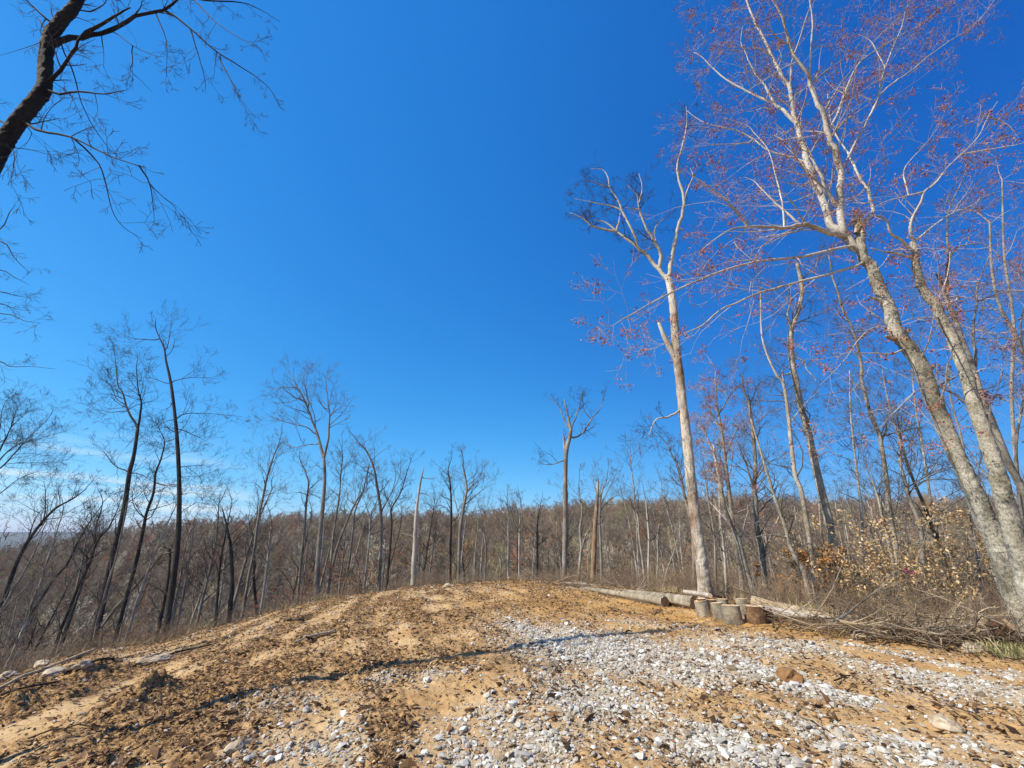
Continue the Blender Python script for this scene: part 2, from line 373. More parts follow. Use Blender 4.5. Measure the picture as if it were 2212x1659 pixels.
def gravel_density(x, y):
    z = height(x, y, False); px, py = project(x, y, z)
    g = np.zeros_like(px)
    k = track(x * 1.15, y * 1.3 + 9)
    n = fbm(x * 1.9, y * 1.9, 91, 4)
    cut = .08 + 1.35 * sstep(.42, .57, k * .6 + n * .4)
    for (cx, cy, a, b_, t, s, tr_) in _gb:
        t = math.radians(t); dx = px - cx; dy = py - cy
        u = (dx * math.cos(t) + dy * math.sin(t)) / a; v = (-dx * math.sin(t) + dy * math.cos(t)) / b_
        g = np.maximum(g, s * np.exp(-(u * u + v * v) ** 1.3 * .8) * (cut * tr_ + (.75 + .5 * n) * (1 - tr_)))
    return np.clip(g * (y > 0), 0, 1)
_mm = []
for (px_, py_, a_, b_, h_) in ((285, 1530, .55, .28, .24), (350, 1500, .4, .2, .16), (10, 1545, .4, .3, .2), (140, 1512, .35, .2, .14), (200, 1460, .7, .3, .18), (560, 1400, .5, .2, .1), (640, 1345, .6, .3, .16), (60, 1500, .6, .3, .14), (900, 1300, .8, .4, .12)):
    g_ = G(px_, py_); _mm.append((g_[0], g_[1], a_, b_, h_))
MOUNDS += _mm
terrain = ground()

# ------------------------------------------------------------------ gravel, pebbles, shreds and clods
ico_v = []; _p = (1 + 5 ** .5) / 2
for a_ in (-1, 1):
    for b_ in (-_p, _p): ico_v += [(0, a_, b_), (a_, b_, 0), (b_, 0, a_)]
ico_v = np.array(ico_v) / math.hypot(1, _p)
import itertools
ico_f = []
for t3 in itertools.combinations(range(12), 3):
    pp = ico_v[list(t3)]
    if all(abs(np.linalg.norm(pp[i] - pp[(i + 1) % 3]) - 1.0515) < .02 for i in range(3)):
        nn = np.cross(pp[1] - pp[0], pp[2] - pp[0]); ico_f.append(t3 if nn @ pp.mean(0) > 0 else (t3[0], t3[2], t3[1]))
ico_f = np.array(ico_f)
def stones(name, X, Y, size, tint, mat, rng, flat=.62, sink=.25):
    n = len(X); Z = height(X, Y)
    q = rng.normal(size=(n, 4)); q /= np.linalg.norm(q, axis=1)[:, None]; w, x, y, z = q.T
    R = np.stack([1 - 2 * (y * y + z * z), 2 * (x * y - z * w), 2 * (x * z + y * w), 2 * (x * y + z * w), 1 - 2 * (x * x + z * z), 2 * (y * z - x * w), 2 * (x * z - y * w), 2 * (y * z + x * w), 1 - 2 * (x * x + y * y)], -1).reshape(n, 3, 3)
    ax = rng.uniform(.55, 1.15, (n, 1, 3)); base = ico_v[None] * rng.uniform(.62, 1.32, (n, 12, 1)) * ax
    v = np.einsum('nij,nkj->nki', R, base); v[:, :, 2] *= flat
    v = v * (size[:, None, None] * .5)
    v[:, :, 0] += X[:, None]; v[:, :, 1] += Y[:, None]; v[:, :, 2] += (Z + size * .5 * flat * (1 - 2 * sink))[:, None]
    Fc = (ico_f[None] + (np.arange(n) * 12)[:, None, None]).reshape(-1, 3)
    return mesh_np(name, v.reshape(-1, 3), [Fc], mat, None, np.repeat(tint, 12))
def scatter(n, rng, rmin=2.6, rmax=24, amax=60, power=1.0):
    a = np.radians(rng.uniform(-amax, amax, n)); r = (rng.uniform(rmin ** power, rmax ** power, n)) ** (1 / power)
    return r * np.sin(a), r * np.cos(a), r, a
def inside(x, y, r, margin=0.3): return r < np.interp(np.arctan2(x, y), _ea, _er) - margin
rng = np.random.default_rng(3)
x, y, r, a = scatter(520000, rng, 2.8, 15, 58, 1.35)
g = gravel_density(x, y); k = rng.uniform(size=len(x)) < (g ** 1.2) * .50
k &= inside(x, y, r)
x, y = x[k], y[k]
print('gravel', len(x))
sz = rng.lognormal(math.log(.029), .48, len(x)); sz = np.clip(sz, .012, .12)
big = rng.uniform(size=len(x)) < .02; sz[big] *= 1.5
tint = np.clip(rng.normal(.55, .27, len(x)), 0, 1)
tag(stones('gravel', x, y, sz, tint, M['gravel'], rng), 'crushed white limestone gravel spread over the orange clay drive', 'gravel', kind='stuff')
# scattered single stones and fine chips over the whole clearing
x, y, r, a = scatter(260000, rng, 2.8, 24, 60, 1.3)
g = gravel_density(x, y); cl_ = fbm(x * 2.2, y * 2.2, 101, 3)
pz = .06 * sstep(.42, .62, cl_) + .02 + .42 * g ** 1.1
k = (rng.uniform(size=len(x)) < pz) & inside(x, y, r, -.2)
x, y, r = x[k], y[k], r[k]; sz = np.clip(rng.lognormal(math.log(.021), .5, len(x)), .008, .09) * (1 + sstep(8, 20, r) * .8)
print('pebbles', len(x))
tag(stones('pebbles', x, y, sz, np.clip(rng.normal(.5, .28, len(x)), 0, 1), M['gravel'], rng), 'small pale pebbles and stone chips strewn across the clay clearing', 'pebbles', kind='stuff')
x, y, r, a = scatter(200000, rng, 2.8, 25, 61, 1.25)
d_ = debris(x, y); k = (rng.uniform(size=len(x)) < .02 + .10 * d_) & inside(x, y, r, -.6)
x, y = x[k], y[k]; sz = np.clip(rng.lognormal(math.log(.03), .5, len(x)), .01, .09)
tag(stones('clay_clods', x, y, sz, np.clip(rng.normal(.35, .25, len(x)), 0, 1), M['clod'], rng), 'crumbled brown and orange clay clods over the graded soil', 'soil clods', kind='stuff')
# shreds
def shreds(n, rng):
    x, y, r, a = scatter(n, rng, 2.8, 25, 61, 1.2)
    d_ = debris(x, y); g = gravel_density(x, y)
    Re = np.interp(np.arctan2(x, y), _ea, _er); ed = sstep(2.5, 0.2, Re - r) * .5
    k = (rng.uniform(size=len(x)) < (.10 + .85 * d_ + ed) * (1 - .85 * g)) & inside(x, y, r, -1.5)
    x, y, r = x[k], y[k], r[k]; n = len(x); print('shreds', n)
    L = np.clip(rng.lognormal(math.log(.036), .6, n), .012, .24); w = np.where(rng.uniform(size=n) < .5, L * rng.uniform(.08, .2, n), L * rng.uniform(.3, .6, n)); w = np.minimum(w, .07)
    th = rng.uniform(0, math.pi, n); el = rng.normal(0, .28, n); c = np.stack([x, y, height(x, y) + rng.uniform(.003, .03, n)], -1)
    ax = np.stack([np.cos(th) * np.cos(el), np.sin(th) * np.cos(el), np.sin(el)], -1); pr = np.stack([-np.sin(th), np.cos(th), rng.normal(0, .5, n)], -1)
    pr /= np.linalg.norm(pr, axis=1)[:, None]; up = np.cross(ax, pr)
    hL = (L * .5)[:, None]; hw = (w * .5)[:, None]
    bend = (L * rng.uniform(-.15, .25, n))[:, None]
    V = np.stack([c - ax * hL - pr * hw * .5, c + pr * hw * -1 + up * bend, c + ax * hL, c + pr * hw + up * bend, c + up * (bend - hw * .8)], 1)
    i = np.arange(n) * 5
    T = np.concatenate([np.stack([i, i + 1, i + 3], 1), np.stack([i + 1, i + 2, i + 3], 1), np.stack([i + 1, i, i + 4], 1), np.stack([i, i + 3, i + 4], 1), np.stack([i + 3, i + 2, i + 4], 1), np.stack([i + 2, i + 1, i + 4], 1)])
    return mesh_np('wood_litter', V.reshape(-1, 3), [T], M['litter'], None, np.repeat(np.clip(rng.normal(.42, .26, n), 0, 1), 5))
tag(shreds(420000, rng), 'shredded bark, roots and dead leaves churned into the brown soil', 'wood litter', kind='stuff')

# ------------------------------------------------------------------ growing branches
def grow(buf, p, d, L, r, lvl, rng, ch, up=.12, wob=.22, tips=None, tint=.5, ang=(.5, 1.0), rmin=.0022):
    n = 6 if lvl > 1 else (5 if lvl == 1 else 4)
    step = L / (n - 1); pts = [p]; dd = d; dirs = [d]
    J = rng.normal(0, wob, (n, 3)); J[:, 2] += up
    for i in range(1, n):
        dd = dd + J[i]; dd = dd / math.sqrt(dd[0] ** 2 + dd[1] ** 2 + dd[2] ** 2)
        pts.append(pts[-1] + dd * step); dirs.append(dd)
    rad = np.maximum(r * (1 - .8 * np.linspace(0, 1, n)), rmin)
    buf.add(pts, rad, 5 if r > .03 else (4 if r > .015 else 3), tip=False, tint=tint)
    if tips is not None and lvl <= 1:
        tips.append(pts[-1]); tips.append(pts[n // 2])
    if lvl > 0:
        k = ch[lvl - 1]; ts = np.sort(rng.uniform(.18, 1.0, k)); prev = rng.uniform(0, 6.28)
        for t in ts:
            f = t * (n - 1); i = min(int(f), n - 2); q = pts[i] + (pts[i + 1] - pts[i]) * (f - i); dr = dirs[i + 1]
            prev += 2.4 + rng.normal(0, .5)
            ref = np.array([0, 0, 1.]) if abs(dr[2]) < .9 else np.array([1., 0, 0])
            u = np.cross(dr, ref); u /= np.linalg.norm(u); v = np.cross(dr, u)
            an = rng.uniform(*ang); cd = dr * math.cos(an) + (u * math.cos(prev) + v * math.sin(prev)) * math.sin(an)
            grow(buf, q, cd, L * rng.uniform(.32, .62) * (1.15 - .45 * t), max(r * (1 - .8 * t) * .62, rmin), lvl - 1, rng, ch, up, wob * 1.08, tips, tint, ang, rmin)

def smooth_px(pts, n=4):
    p = np.array(pts, float); q = np.vstack([2 * p[0] - p[1], p, 2 * p[-1] - p[-2]]); out = []
    for i in range(1, len(q) - 2):
        for t in np.arange(n) / n:
            a, b, c, d = q[i - 1], q[i], q[i + 1], q[i + 2]
            out.append(.5 * ((2 * b) + (-a + c) * t + (2 * a - 5 * b + 4 * c - d) * t * t + (-a + 3 * b - 3 * c + d) * t ** 3))
    out.append(q[-2]); return np.array(out)

def px_radius(px, py, Y, w):
    d = ray(px, py); t = Y / d[1]; return w * .5 * t * math.cos(math.atan((px - CX) / F))

def hero(name, label, cat, Y, trunk, tw, limbs=(), bark_='grey', twig='twig', seed=1, group=None, crown=(3, (5, 6, 4), 2.2), trunk_twigs=10,
         top_from=.45, bud=None, budsize=.05, base=True, broken=False, up=.10, spread=.22, wob=.22, lean=0.0, limb_bark=None, sides=12, auto=0, autolen=3.0, jag=None, twr=.45, cntk=1.0, budp=.42, lk=1.2):
    """a traced tree: trunk and limbs given as pixel paths at the tree's own distance, every twig grown in 3-D"""
    rng = np.random.default_rng(seed)
    if Y is None:
        g_ = G(*trunk[0]); Y = float(g_[1])
    rmn = .0022 + .00010 * Y
    tp = smooth_px(trunk, 4); n = len(tp); built = []
    ys = Y + lean * np.linspace(0, 1, n)
    pts = np.array([P(a[0], a[1], yy) for a, yy in zip(tp, ys)]); ww = np.interp(np.linspace(0, 1, n), np.linspace(0, 1, len(tw)), tw)
    rad = np.array([px_radius(a[0], a[1], yy, w) for a, yy, w in zip(tp, ys, ww)])
    if base:
        b0 = pts[0]; g0 = hz(b0[0], b0[1])
        if g0 < b0[2] - .05:
            dd = pts[0] - pts[min(4, n - 1)]; dd = dd / abs(dd[2]); dd[:2] = np.clip(dd[:2], -.35, .35); h = b0[2] - g0 + .25
            ex = b0 + dd * h; ex[2] = hz(ex[0], ex[1]) - .25
            m_ = (b0 + ex) / 2; pts = np.vstack([ex, m_, pts]); rad = np.concatenate([[rad[0] * 1.3, rad[0] * 1.05], rad])
            tp = np.vstack([tp[0], tp[0], tp]); ys = np.concatenate([[ys[0]] * 2, ys])
        else:
            pts[0][2] -= .15; rad[0] *= 1.25; rad[1] *= 1.1
    base_p = pts[0].copy(); base_p[2] = hz(base_p[0], base_p[1])
    e = root(name, tuple(base_p), label, cat, group)
    rw = rad * (1 + .025 * rng.normal(size=len(rad)))
    if sides >= 10: # organic swelling
        pts2 = pts + rng.normal(0, 1, pts.shape) * rad[:, None] * .02
    else: pts2 = pts
    if sides >= 16:   # close rings and knobbly relief on the thick near trunks
        f_ = np.linspace(0, len(pts2) - 1, len(pts2) * 5); ii = np.arange(len(pts2))
        pts2 = np.stack([np.interp(f_, ii, pts2[:, c_]) for c_ in range(3)], -1); rw = np.interp(f_, ii, rw)
        sides = sides * 2
    B = Tubes(); B.add(pts2, rw, sides, tip=True)
    if sides >= 30:
        m_ = len(pts2); V_ = B.V[0].reshape(m_, sides, 3); an_ = np.arange(sides) / sides * 6.2832; AA, LL = np.meshgrid(an_, np.arange(m_) * .35)
        nz_ = fbm(np.cos(AA) * 2.2 + LL * .5 + 20, np.sin(AA) * 2.2 + LL + 20, seed, 3) - .5
        nz_ = nz_ * .22 + (fbm(np.cos(AA) * 7 + 40, np.sin(AA) * 7 + LL * 2.2 + 40, seed + 3, 3) - .5) * .14
        B.V[0] = (pts2[:, None, :] + (V_ - pts2[:, None, :]) * (1 + nz_[:, :, None])).reshape(-1, 3)
    put(B.build('trunk', M[bark_]), e)
    if broken or jag:   # splintered break
        S = Tubes(); t0 = pts[-1]; dr = pts[-1] - pts[-3]; dr /= np.linalg.norm(dr)
        for k in range(7):
            a_ = k * .9; off = np.array([math.cos(a_), math.sin(a_), 0]) * rad[-1] * .6; h = rad[-1] * rng.uniform(1.5, 6)
            S.add([t0 + off - dr * rad[-1], t0 + off * .9 + dr * h * .5, t0 + off * .7 + dr * h], [rad[-1] * .38, rad[-1] * .28, .004], 4)
        put(S.build('splintered_top', M['stick'] if not jag else M[jag], tint=False), e)
    store = [(tp, ys, pts, rad)]
    T = Tubes(); tips = []
    lv, ch, sz = crown
    def spawn(pl, rl, count, lo=.2, scale=1.0):
        m_ = len(pl)
        for _ in range(count):
            t = rng.uniform(lo, 1.0); f = t * (m_ - 1); i = min(int(f), m_ - 2); q = pl[i] + (pl[i + 1] - pl[i]) * (f - i)
            dr = pl[i + 1] - pl[i]; dr = dr / (np.linalg.norm(dr) + 1e-9)
            v = rng.normal(size=3); v -= dr * (v @ dr); v /= np.linalg.norm(v); an = rng.uniform(.5, 1.1)
            d_ = dr * math.cos(an) + v * math.sin(an); L = sz * rng.uniform(.45, 1.1) * (1.15 - .6 * t) * scale
            r0 = min(rl[i] * twr, .012 + L * .009)
            grow(T, q, d_, L, r0, lv - 1, rng, ch, up, wob, tips, rmin=rmn)
    for lm in limbs:
        lp, w0, w1 = lm[0], lm[1], lm[2]; dY = lm[3] if len(lm) > 3 else None; cnt = lm[4] if len(lm) > 4 else None
        q = smooth_px(lp, 3); s0 = q[0]; best = None
        for (tp_, ys_, p_, r_) in store:
            dd = np.hypot(tp_[:, 0] - s0[0], tp_[:, 1] - s0[1]); k = int(np.argmin(dd))
            if best is None or dd[k] < best[0]: best = (dd[k], ys_[k], p_[k])
        Lp = np.hypot(*np.diff(q, axis=0).T).sum(); real = Lp * best[1] / ray(*s0)[1]
        if dY is None: dY = rng.choice([-1, 1]) * rng.uniform(.1, .35) * real
        yl = best[1] + dY * np.linspace(0, 1, len(q)); pl = np.array([P(a[0], a[1], yy) for a, yy in zip(q, yl)])
        if best[0] < 40: pl[0] = best[2]
        wl = np.linspace(w0 * lk, w1 * lk, len(q)); rl = np.array([px_radius(a[0], a[1], yy, w) for a, yy, w in zip(q, yl, wl)])
        rl = rl * (1 + .05 * rng.normal(size=len(rl))) * np.linspace(1, .6, len(rl))
        pl[1:] += rng.normal(0, 1, pl[1:].shape) * rl[1:, None] * .25
        B = Tubes(); B.add(pl, rl, 8 if w0 > 4 else 6); put(B.build('limb', M[limb_bark or bark_]), e)
        store.append((q, yl, pl, rl))
        real = np.linalg.norm(np.diff(pl, axis=0), axis=1).sum()
        if cnt is None: cnt = int((3 + real * 2.3) * cntk * (1.6 if Y < 5 else 1))
        spawn(pl, rl, cnt)
    if auto:   # ungiven limbs grown from the upper stem
        m_ = len(pts)
        for k in range(auto):
            t = top_from + (1 - top_from) * (k + rng.uniform(.1, .9)) / auto; f = t * (m_ - 1); i = min(int(f), m_ - 2)
            q = pts[i] + (pts[i + 1] - pts[i]) * (f - i); a_ = k * 2.4 + rng.normal(0, .4)
            el = rng.uniform(.35, .95); d_ = np.array([math.cos(a_) * math.cos(el), math.sin(a_) * math.cos(el), math.sin(el)])
            grow(T, q, d_, autolen * rng.uniform(.5, 1.1) * (1.15 - .55 * t), max(rad[i] * .42, .008), lv, rng, ch, up, wob, tips, rmin=rmn)
        if not broken: grow(T, pts[-1], (pts[-1] - pts[-3]) / np.linalg.norm(pts[-1] - pts[-3]), autolen * .6, rad[-1], lv, rng, ch, up, wob, tips, rmin=rmn)
    if trunk_twigs: spawn(pts, rad, trunk_twigs, top_from)
    if T.V: put(T.build('crown', M[twig]), e)
    if bud and tips:
        Lf = Leaves()
        for q in tips:
            if rng.uniform() < budp:
                c_ = q + rng.normal(0, .02, 3)
                for _ in range(rng.integers(3, 7)): Lf.add(c_ + rng.normal(0, budsize * .8, 3), budsize * rng.uniform(.55, 1.3), rng.uniform())
        put(Lf.build('buds' if bud in ('buds', 'redleaf') else 'foliage', M[bud], rng=rng), e)
    return e
#@@TREES
# ------------------------------------------------------------------ traced trees
def Z(ox, oy, sc):           # read-outs of the photograph at several magnifications
    return lambda *p: [(ox + sc * p[i], oy + sc * p[i + 1]) for i in range(0, len(p), 2)]
z3 = Z(1440, 0, .3907); z4 = Z(1656, 576, .3472); z2 = Z(1188, 288, .3906); z8 = Z(1512, 1008, .3164)
z6 = Z(432, 720, .3906); z7 = Z(1008, 792, .3906); z5 = Z(0, 828, .3906); zA = Z(0, 0, .5209)

# the big leaning maple at the right edge
mtrunk = [(2243, 1398), (2228, 1350), (2204, 1290), (2183, 1235), (2160, 1180), (2132, 1131), (2111, 1079), (2087, 1027), (2059, 968), (2034, 906), (2010, 850), (1993, 798), (1962, 750),
          (1934, 715), (1923, 670), (1899, 621), (1882, 576)] + z3(1090, 1430, 1070, 1350, 1075, 1290)
ML = [
 (z3(1060,1390,1000,1310,930,1270,890,1200,850,1080,800,960,765,860,735,740,710,660,690,560,680,480,640,430,590,320,530,200,480,100,440,0,420,-80), 19, 4, 1.2),
 (z3(720,690,640,610,590,570,500,530,420,490,330,440,250,370,190,310,150,290), 7, 1.6),
 (z3(600,580,540,470,480,390,440,300,410,230,420,150), 5, 1.2),
 (z3(685,480,690,380,695,330,730,230,770,100,790,40,800,-40), 5, 1.5),
 (z3(1000,1320,965,1240,960,1100,960,950,920,820,890,730,870,640,820,540,790,440,780,410,720,330,680,250,660,160,630,70,590,0,570,-60), 16, 4, -1.6),
 (z3(788,425,800,250,805,100,790,0,780,-60), 5, 1.6),
 (z3(890,735,940,640,990,500,1050,370,1110,310,1270,210,1410,130,1500,60,1590,0), 6, 1.5),
 (z3(960,1150,900,1080,860,990,810,890,780,820,740,740), 10, 4),
 (z3(962,950,1010,860,1090,700,1150,590,1170,530,1190,430,1210,370,1260,240,1300,150,1320,60,1345,0), 6, 1.8),
 (z3(1168,535,1250,460,1340,400,1450,310,1560,230,1690,150,1770,60,1810,0), 4.5, 1.5),
 (z3(1210,375,1160,280,1120,220,1060,190), 3, 1),
 (z3(1080,1270,1100,1220,1140,1170,1125,1100,1105,1040,1060,970,1020,880,1000,840,950,770,910,680,895,590,890,520), 9, 2.5, 1.5),
 (z3(1100,1030,1060,1080,980,1110,860,1140,740,1165), 4, 1.2),
 (z3(1000,1310,930,1290,880,1280,800,1250,740,1245,650,1262,560,1255,450,1255,370,1265,300,1300,230,1350,180,1400), 14, 2, -1.0),
 (z3(450,1255,400,1190,330,1110,270,1060,200,1010,140,970,95,935), 5, 2),
 (z3(740,1240,690,1200,620,1140,570,1090,520,1040,480,1000,430,980), 5.5, 1.5),
 (z3(650,1262,645,1180,630,1080,600,960,580,880,550,810,480,730,440,690,310,650), 4, 1.2),
 (z3(450,1260,390,1310,380,1350,430,1400,490,1450), 3, 1),
 (z3(770,900,700,870,560,830,480,770,380,720,240,690,160,650,110,610), 5, 1.2),
 (z3(480,790,380,795,260,800,150,815), 3, 1),
 (z3(800,1025,700,1015,640,1005,600,970), 3, 1),
 (z3(590,320,500,265,360,280,240,250,190,190), 3, .9),
 (z3(640,250,560,160,440,130,330,140), 3, .9),
 ([(1848, 540), (1832, 532), (1735, 554), (1633, 565), (1540, 593), (1442, 636), (1372, 675), (1344, 690), (1321, 704), (1297, 700)], 7.5, 1.5, -.8),
 ([(1862, 572), (1832, 579)] + z2(1550,780,1400,815,1280,850,1150,885,1050,930,940,980,840,1065,780,1090,700,1130,620,1170,560,1200), 7.5, 1.5, .8),
 (z4(820,545,720,540,600,540,500,543,415,545), 5, 2.5, -.6, 0),
 (z4(740,420,720,375,640,390,560,470,500,560,420,650,330,740), 4, 1, -1.2),
 (z4(935,755,900,800,830,870,760,940,700,1010), 4, 1, -.8),
 (z4(1050,740,1120,770,1180,800,1235,830), 5, 3, .2, 2), (z4(1080,800,1130,870,1155,950), 2.5, 1, None, 2),
]
maple = hero('red_maple_tree', 'big pale red budded maple leaning inward from the right edge, its top snapped off', 'tree', 8.6, mtrunk, (104, 96, 86, 76, 66, 56, 50, 46, 43, 42, 41, 40, 38, 35, 32, 29, 27, 26, 24, 20), ML, 'maple', 'twig_red',
     seed=4, crown=(3, (5, 3, 3), 2.3), bud='buds', budsize=.058, cntk=.75, trunk_twigs=6, limb_bark='maple_limb', up=.07, sides=18, wob=.17)
# splintered pale wood of the broken leader
S = Tubes(); rr_ = np.random.default_rng(2)
b0 = P(*z3(1070, 1300)[0], 8.6)
for k in range(14):
    q0 = P(*z3(1062 + rr_.uniform(-22, 30), 1290)[0], 8.6 + rr_.uniform(-.1, .1)); q1 = P(*z3(1018 + k * 6 + rr_.uniform(-6, 6), 1150 - rr_.uniform(-40, 30) + abs(k - 4) * 9)[0], 8.6 + rr_.uniform(-.12, .12))
    S.add([q0, (q0 + q1) / 2 + rr_.normal(0, .02, 3), q1], [.05, .035, .006], 5)
put(S.build('splintered_break', M['stick'], tint=False), maple)
for (ax_, ay_, cx_, cy_, w_) in ((830, 440, 885, 392, 15), (975, 665, 1040, 622, 12), (705, 215, 645, 188, 7), (790, 450, 742, 432, 10)):
    Kb = Tubes(); c0 = P(*z4(ax_, ay_)[0], 8.6); c1 = P(*z4(cx_, cy_)[0], 8.55); w_ = px_radius(*z4(cx_, cy_)[0], 8.6, w_)
    Kb.add([c0, c0 * .4 + c1 * .6, c1], [w_ * 1.5, w_ * 1.15, w_ * .8], 9); put(Kb.build('branch_stub', M['maple'], tint=False), maple)

B2 = [
 (z3(1380,1340,1350,1300,1350,1230,1400,1130,1425,1060,1480,1020,1540,940,1620,860,1720,760,1780,640,1830,560), 8, 1.5, -1),
 (z3(1425,1060,1300,1090,1220,1110,1140,1150), 4, 1.2),
 (z3(1370,1400,1300,1330,1240,1290,1220,1230,1190,1200,1150,1190), 8, 4, -.5),
 (z3(1350,1425,1260,1400,1200,1390,1130,1370), 7, 4, -.3),
 (z3(1375,1335,1450,1270,1560,1190,1680,1140,1740,1095,1830,1060,1976,1040), 5, 1.5),
 (z3(1310,1000,1320,920,1400,830,1460,760,1520,680), 3, 1),
 (z3(1640,850,1760,830,1880,810,1976,790,2100,740), 4, 1.5),
 (z3(1780,650,1850,670,1900,710,1976,750), 4, 1.5),
 ([(2062, 655), (2068, 640)] + z4(1075,200,1105,120,1135,0,1140,-90), 6, 3, -.4),
 (z4(1050,320,980,320,900,325,840,345), 5, 2, -.8),
 (z4(1280,680,1330,640,1420,630,1530,640), 3, 1), (z4(1320,770,1430,740,1500,690,1600,740), 5, 1.5, .6),
]
hero('red_maple_tree', 'smooth pale second maple trunk rising just beside the big leaning one at the right edge', 'tree', 8.1,
     [(2262, 1398), (2245, 1340), (2225, 1270), (2206, 1205), (2186, 1140), (2173, 1090), (2159, 1038), (2142, 982), (2121, 923), (2104, 871), (2090, 819), (2073, 774), (2055, 725), (2031, 684), (2022, 658), (2003, 640), (1989, 614), (1979, 576)] + z3(1375,1410,1360,1340),
     (78, 70, 62, 55, 50, 47, 42, 38, 36, 33, 30, 28, 26, 25, 22, 20, 17, 14), B2, 'maple', 'twig_red', seed=8, crown=(3, (5, 3, 3), 2.0), bud='buds', budsize=.058, cntk=.7, trunk_twigs=5, limb_bark='maple_limb', up=.05, sides=16, wob=.17)
hero('maple_tree', 'dark thinner trunk forking behind the two pale maples at the right edge', 'tree', 11.5,
     [(2290, 1250), (2250, 1130), (2212, 1062), (2201, 1041), (2180, 1003), (2159, 951), (2142, 906), (2121, 854), (2104, 798), (2080, 736), (2062, 687), (2041, 635), (2025, 590)], (26, 22, 17, 12, 9), [
      (z4(1290,640,1300,560,1285,450,1290,330,1310,220,1310,120,1350,20,1400,-100), 9, 2.5, 1.5),
      (z3(1550,1640,1550,1500,1560,1440,1550,1250,1570,1130,1620,1030,1670,900,1715,760), 7, 2),
      (z3(1560,1440,1600,1370,1680,1350,1760,1350,1850,1420,1976,1530), 5, 2),
      (z4(1310,220,1400,180,1500,160,1600,140), 4, 1), (z4(1120,285,1250,275,1350,265,1450,220,1600,200), 4, 1.2), (z4(1060,60,1110,180,1140,290), 4, 6)],
     'grey', 'twig_red', seed=9, crown=(3, (4, 4, 3), 2.2), bud='buds', budsize=.045, cntk=.7, trunk_twigs=9, up=.06, sides=12)
rt = [('grey edge tree with thin arching limbs in the top right corner', 14, [(2300, 1100), (2262, 900), (2212, 763), (2180, 700), (2156, 652), (2142, 576), (2138, 480)], (16, 12, 8, 5), 31),
      ('slim grey tree rising behind the right maple trunks into the corner', 16, [(2215, 1180), (2195, 1000), (2185, 850), (2190, 700), (2170, 560), (2165, 400)], (12, 10, 8, 4), 32),
      ('fine twigged tree crowding the far right edge below the maples', 13, [(2235, 1240), (2205, 1100), (2195, 960), (2215, 830), (2205, 700), (2230, 600)], (9, 8, 6, 3), 33),
      ('red budded tree reaching into the right edge at mid height', 12, [(2420, 1100), (2340, 800), (2290, 560), (2260, 350), (2240, 180)], (24, 20, 14, 8), 34)]
for lb, Y_, tr, tw_, sd in rt:
    hero('slender_tree', lb, 'tree', Y_, tr, tw_, (), 'grey', 'twig_red', seed=sd, crown=(3, (4, 4, 3), 2.4), auto=7, autolen=3.4, bud='buds', budsize=.045, trunk_twigs=6, up=.04, top_from=.3, sides=10)

# tall dead tree standing beside the log rounds
hero('dead_tree', 'tall dead tree with peeled whitish bark and forked bare top behind the log rounds', 'tree', None,
     [(1526, 1292), (1518, 1235), (1510, 1180), (1497, 1080), (1485, 960), (1475, 880), (1468, 815), (1461, 757), (1457, 698), (1454, 659), (1446, 612), (1440, 597)], (31, 28, 23, 21, 20, 18, 16, 13), [
      (z2(650,810,600,750,540,680,480,625,420,580,370,545,310,495,250,480), 9, 3, 1.0, 10), (z2(370,545,240,515,180,470,110,440), 5, 1.5, None, 12),
      (z2(490,610,450,530,400,430,370,360,330,300,320,240,290,200,230,195), 5, 1.3, None, 14), (z2(330,300,240,270,190,260), 3, 1, None, 8), (z2(400,425,330,400,230,380,130,360), 3.5, 1, None, 12),
      (z2(360,545,380,500,390,440), 5, 3, .2, 2),
      (z2(600,745,612,680,590,620,540,540,510,470,490,400,480,340,430,290), 8, 2, -.8, 12), (z2(490,390,510,300,490,220), 3, 1, None, 12), (z2(480,420,420,410), 3, 1.2, None, 2),
      (z2(660,800,670,700,690,600,710,520,735,430,740,360,720,280,705,220,710,150,730,80,750,0), 9, 4, .8, 3),
      ([(1475, 320), (1480, 290), (1484, 262), (1482, 230)], 4, 1.5, None, 12), (z2(737,400,760,310,790,240,775,190), 4, 1.3, None, 8),
      (z2(590,640,580,530,620,480,680,430), 3, 1, None, 6),
      (z2(705,1540,650,1570,590,1580,560,1630) + [(1407, 925), (1400, 945)], 4.5, 1.5, -.6, 8)], 'peel', 'twig_dark', seed=11, limb_bark='dead', crown=(3, (6, 4, 3), 1.35), trunk_twigs=0, sides=16, up=.03, cntk=1.25)
dt = [o_ for o_ in COL.objects if o_.name.startswith('dead_tree')][0]
Yd = float(dt.location.y)
S = Tubes()
S.add([P(1464, 782, Yd), P(*z2(660,1180)[0], Yd), P(*z2(630,1120)[0], Yd), P(*z2(600,1045)[0], Yd)], [.12, .10, .085, .05], 9); put(S.build('broken_limb', M['dead'], tint=False), dt)

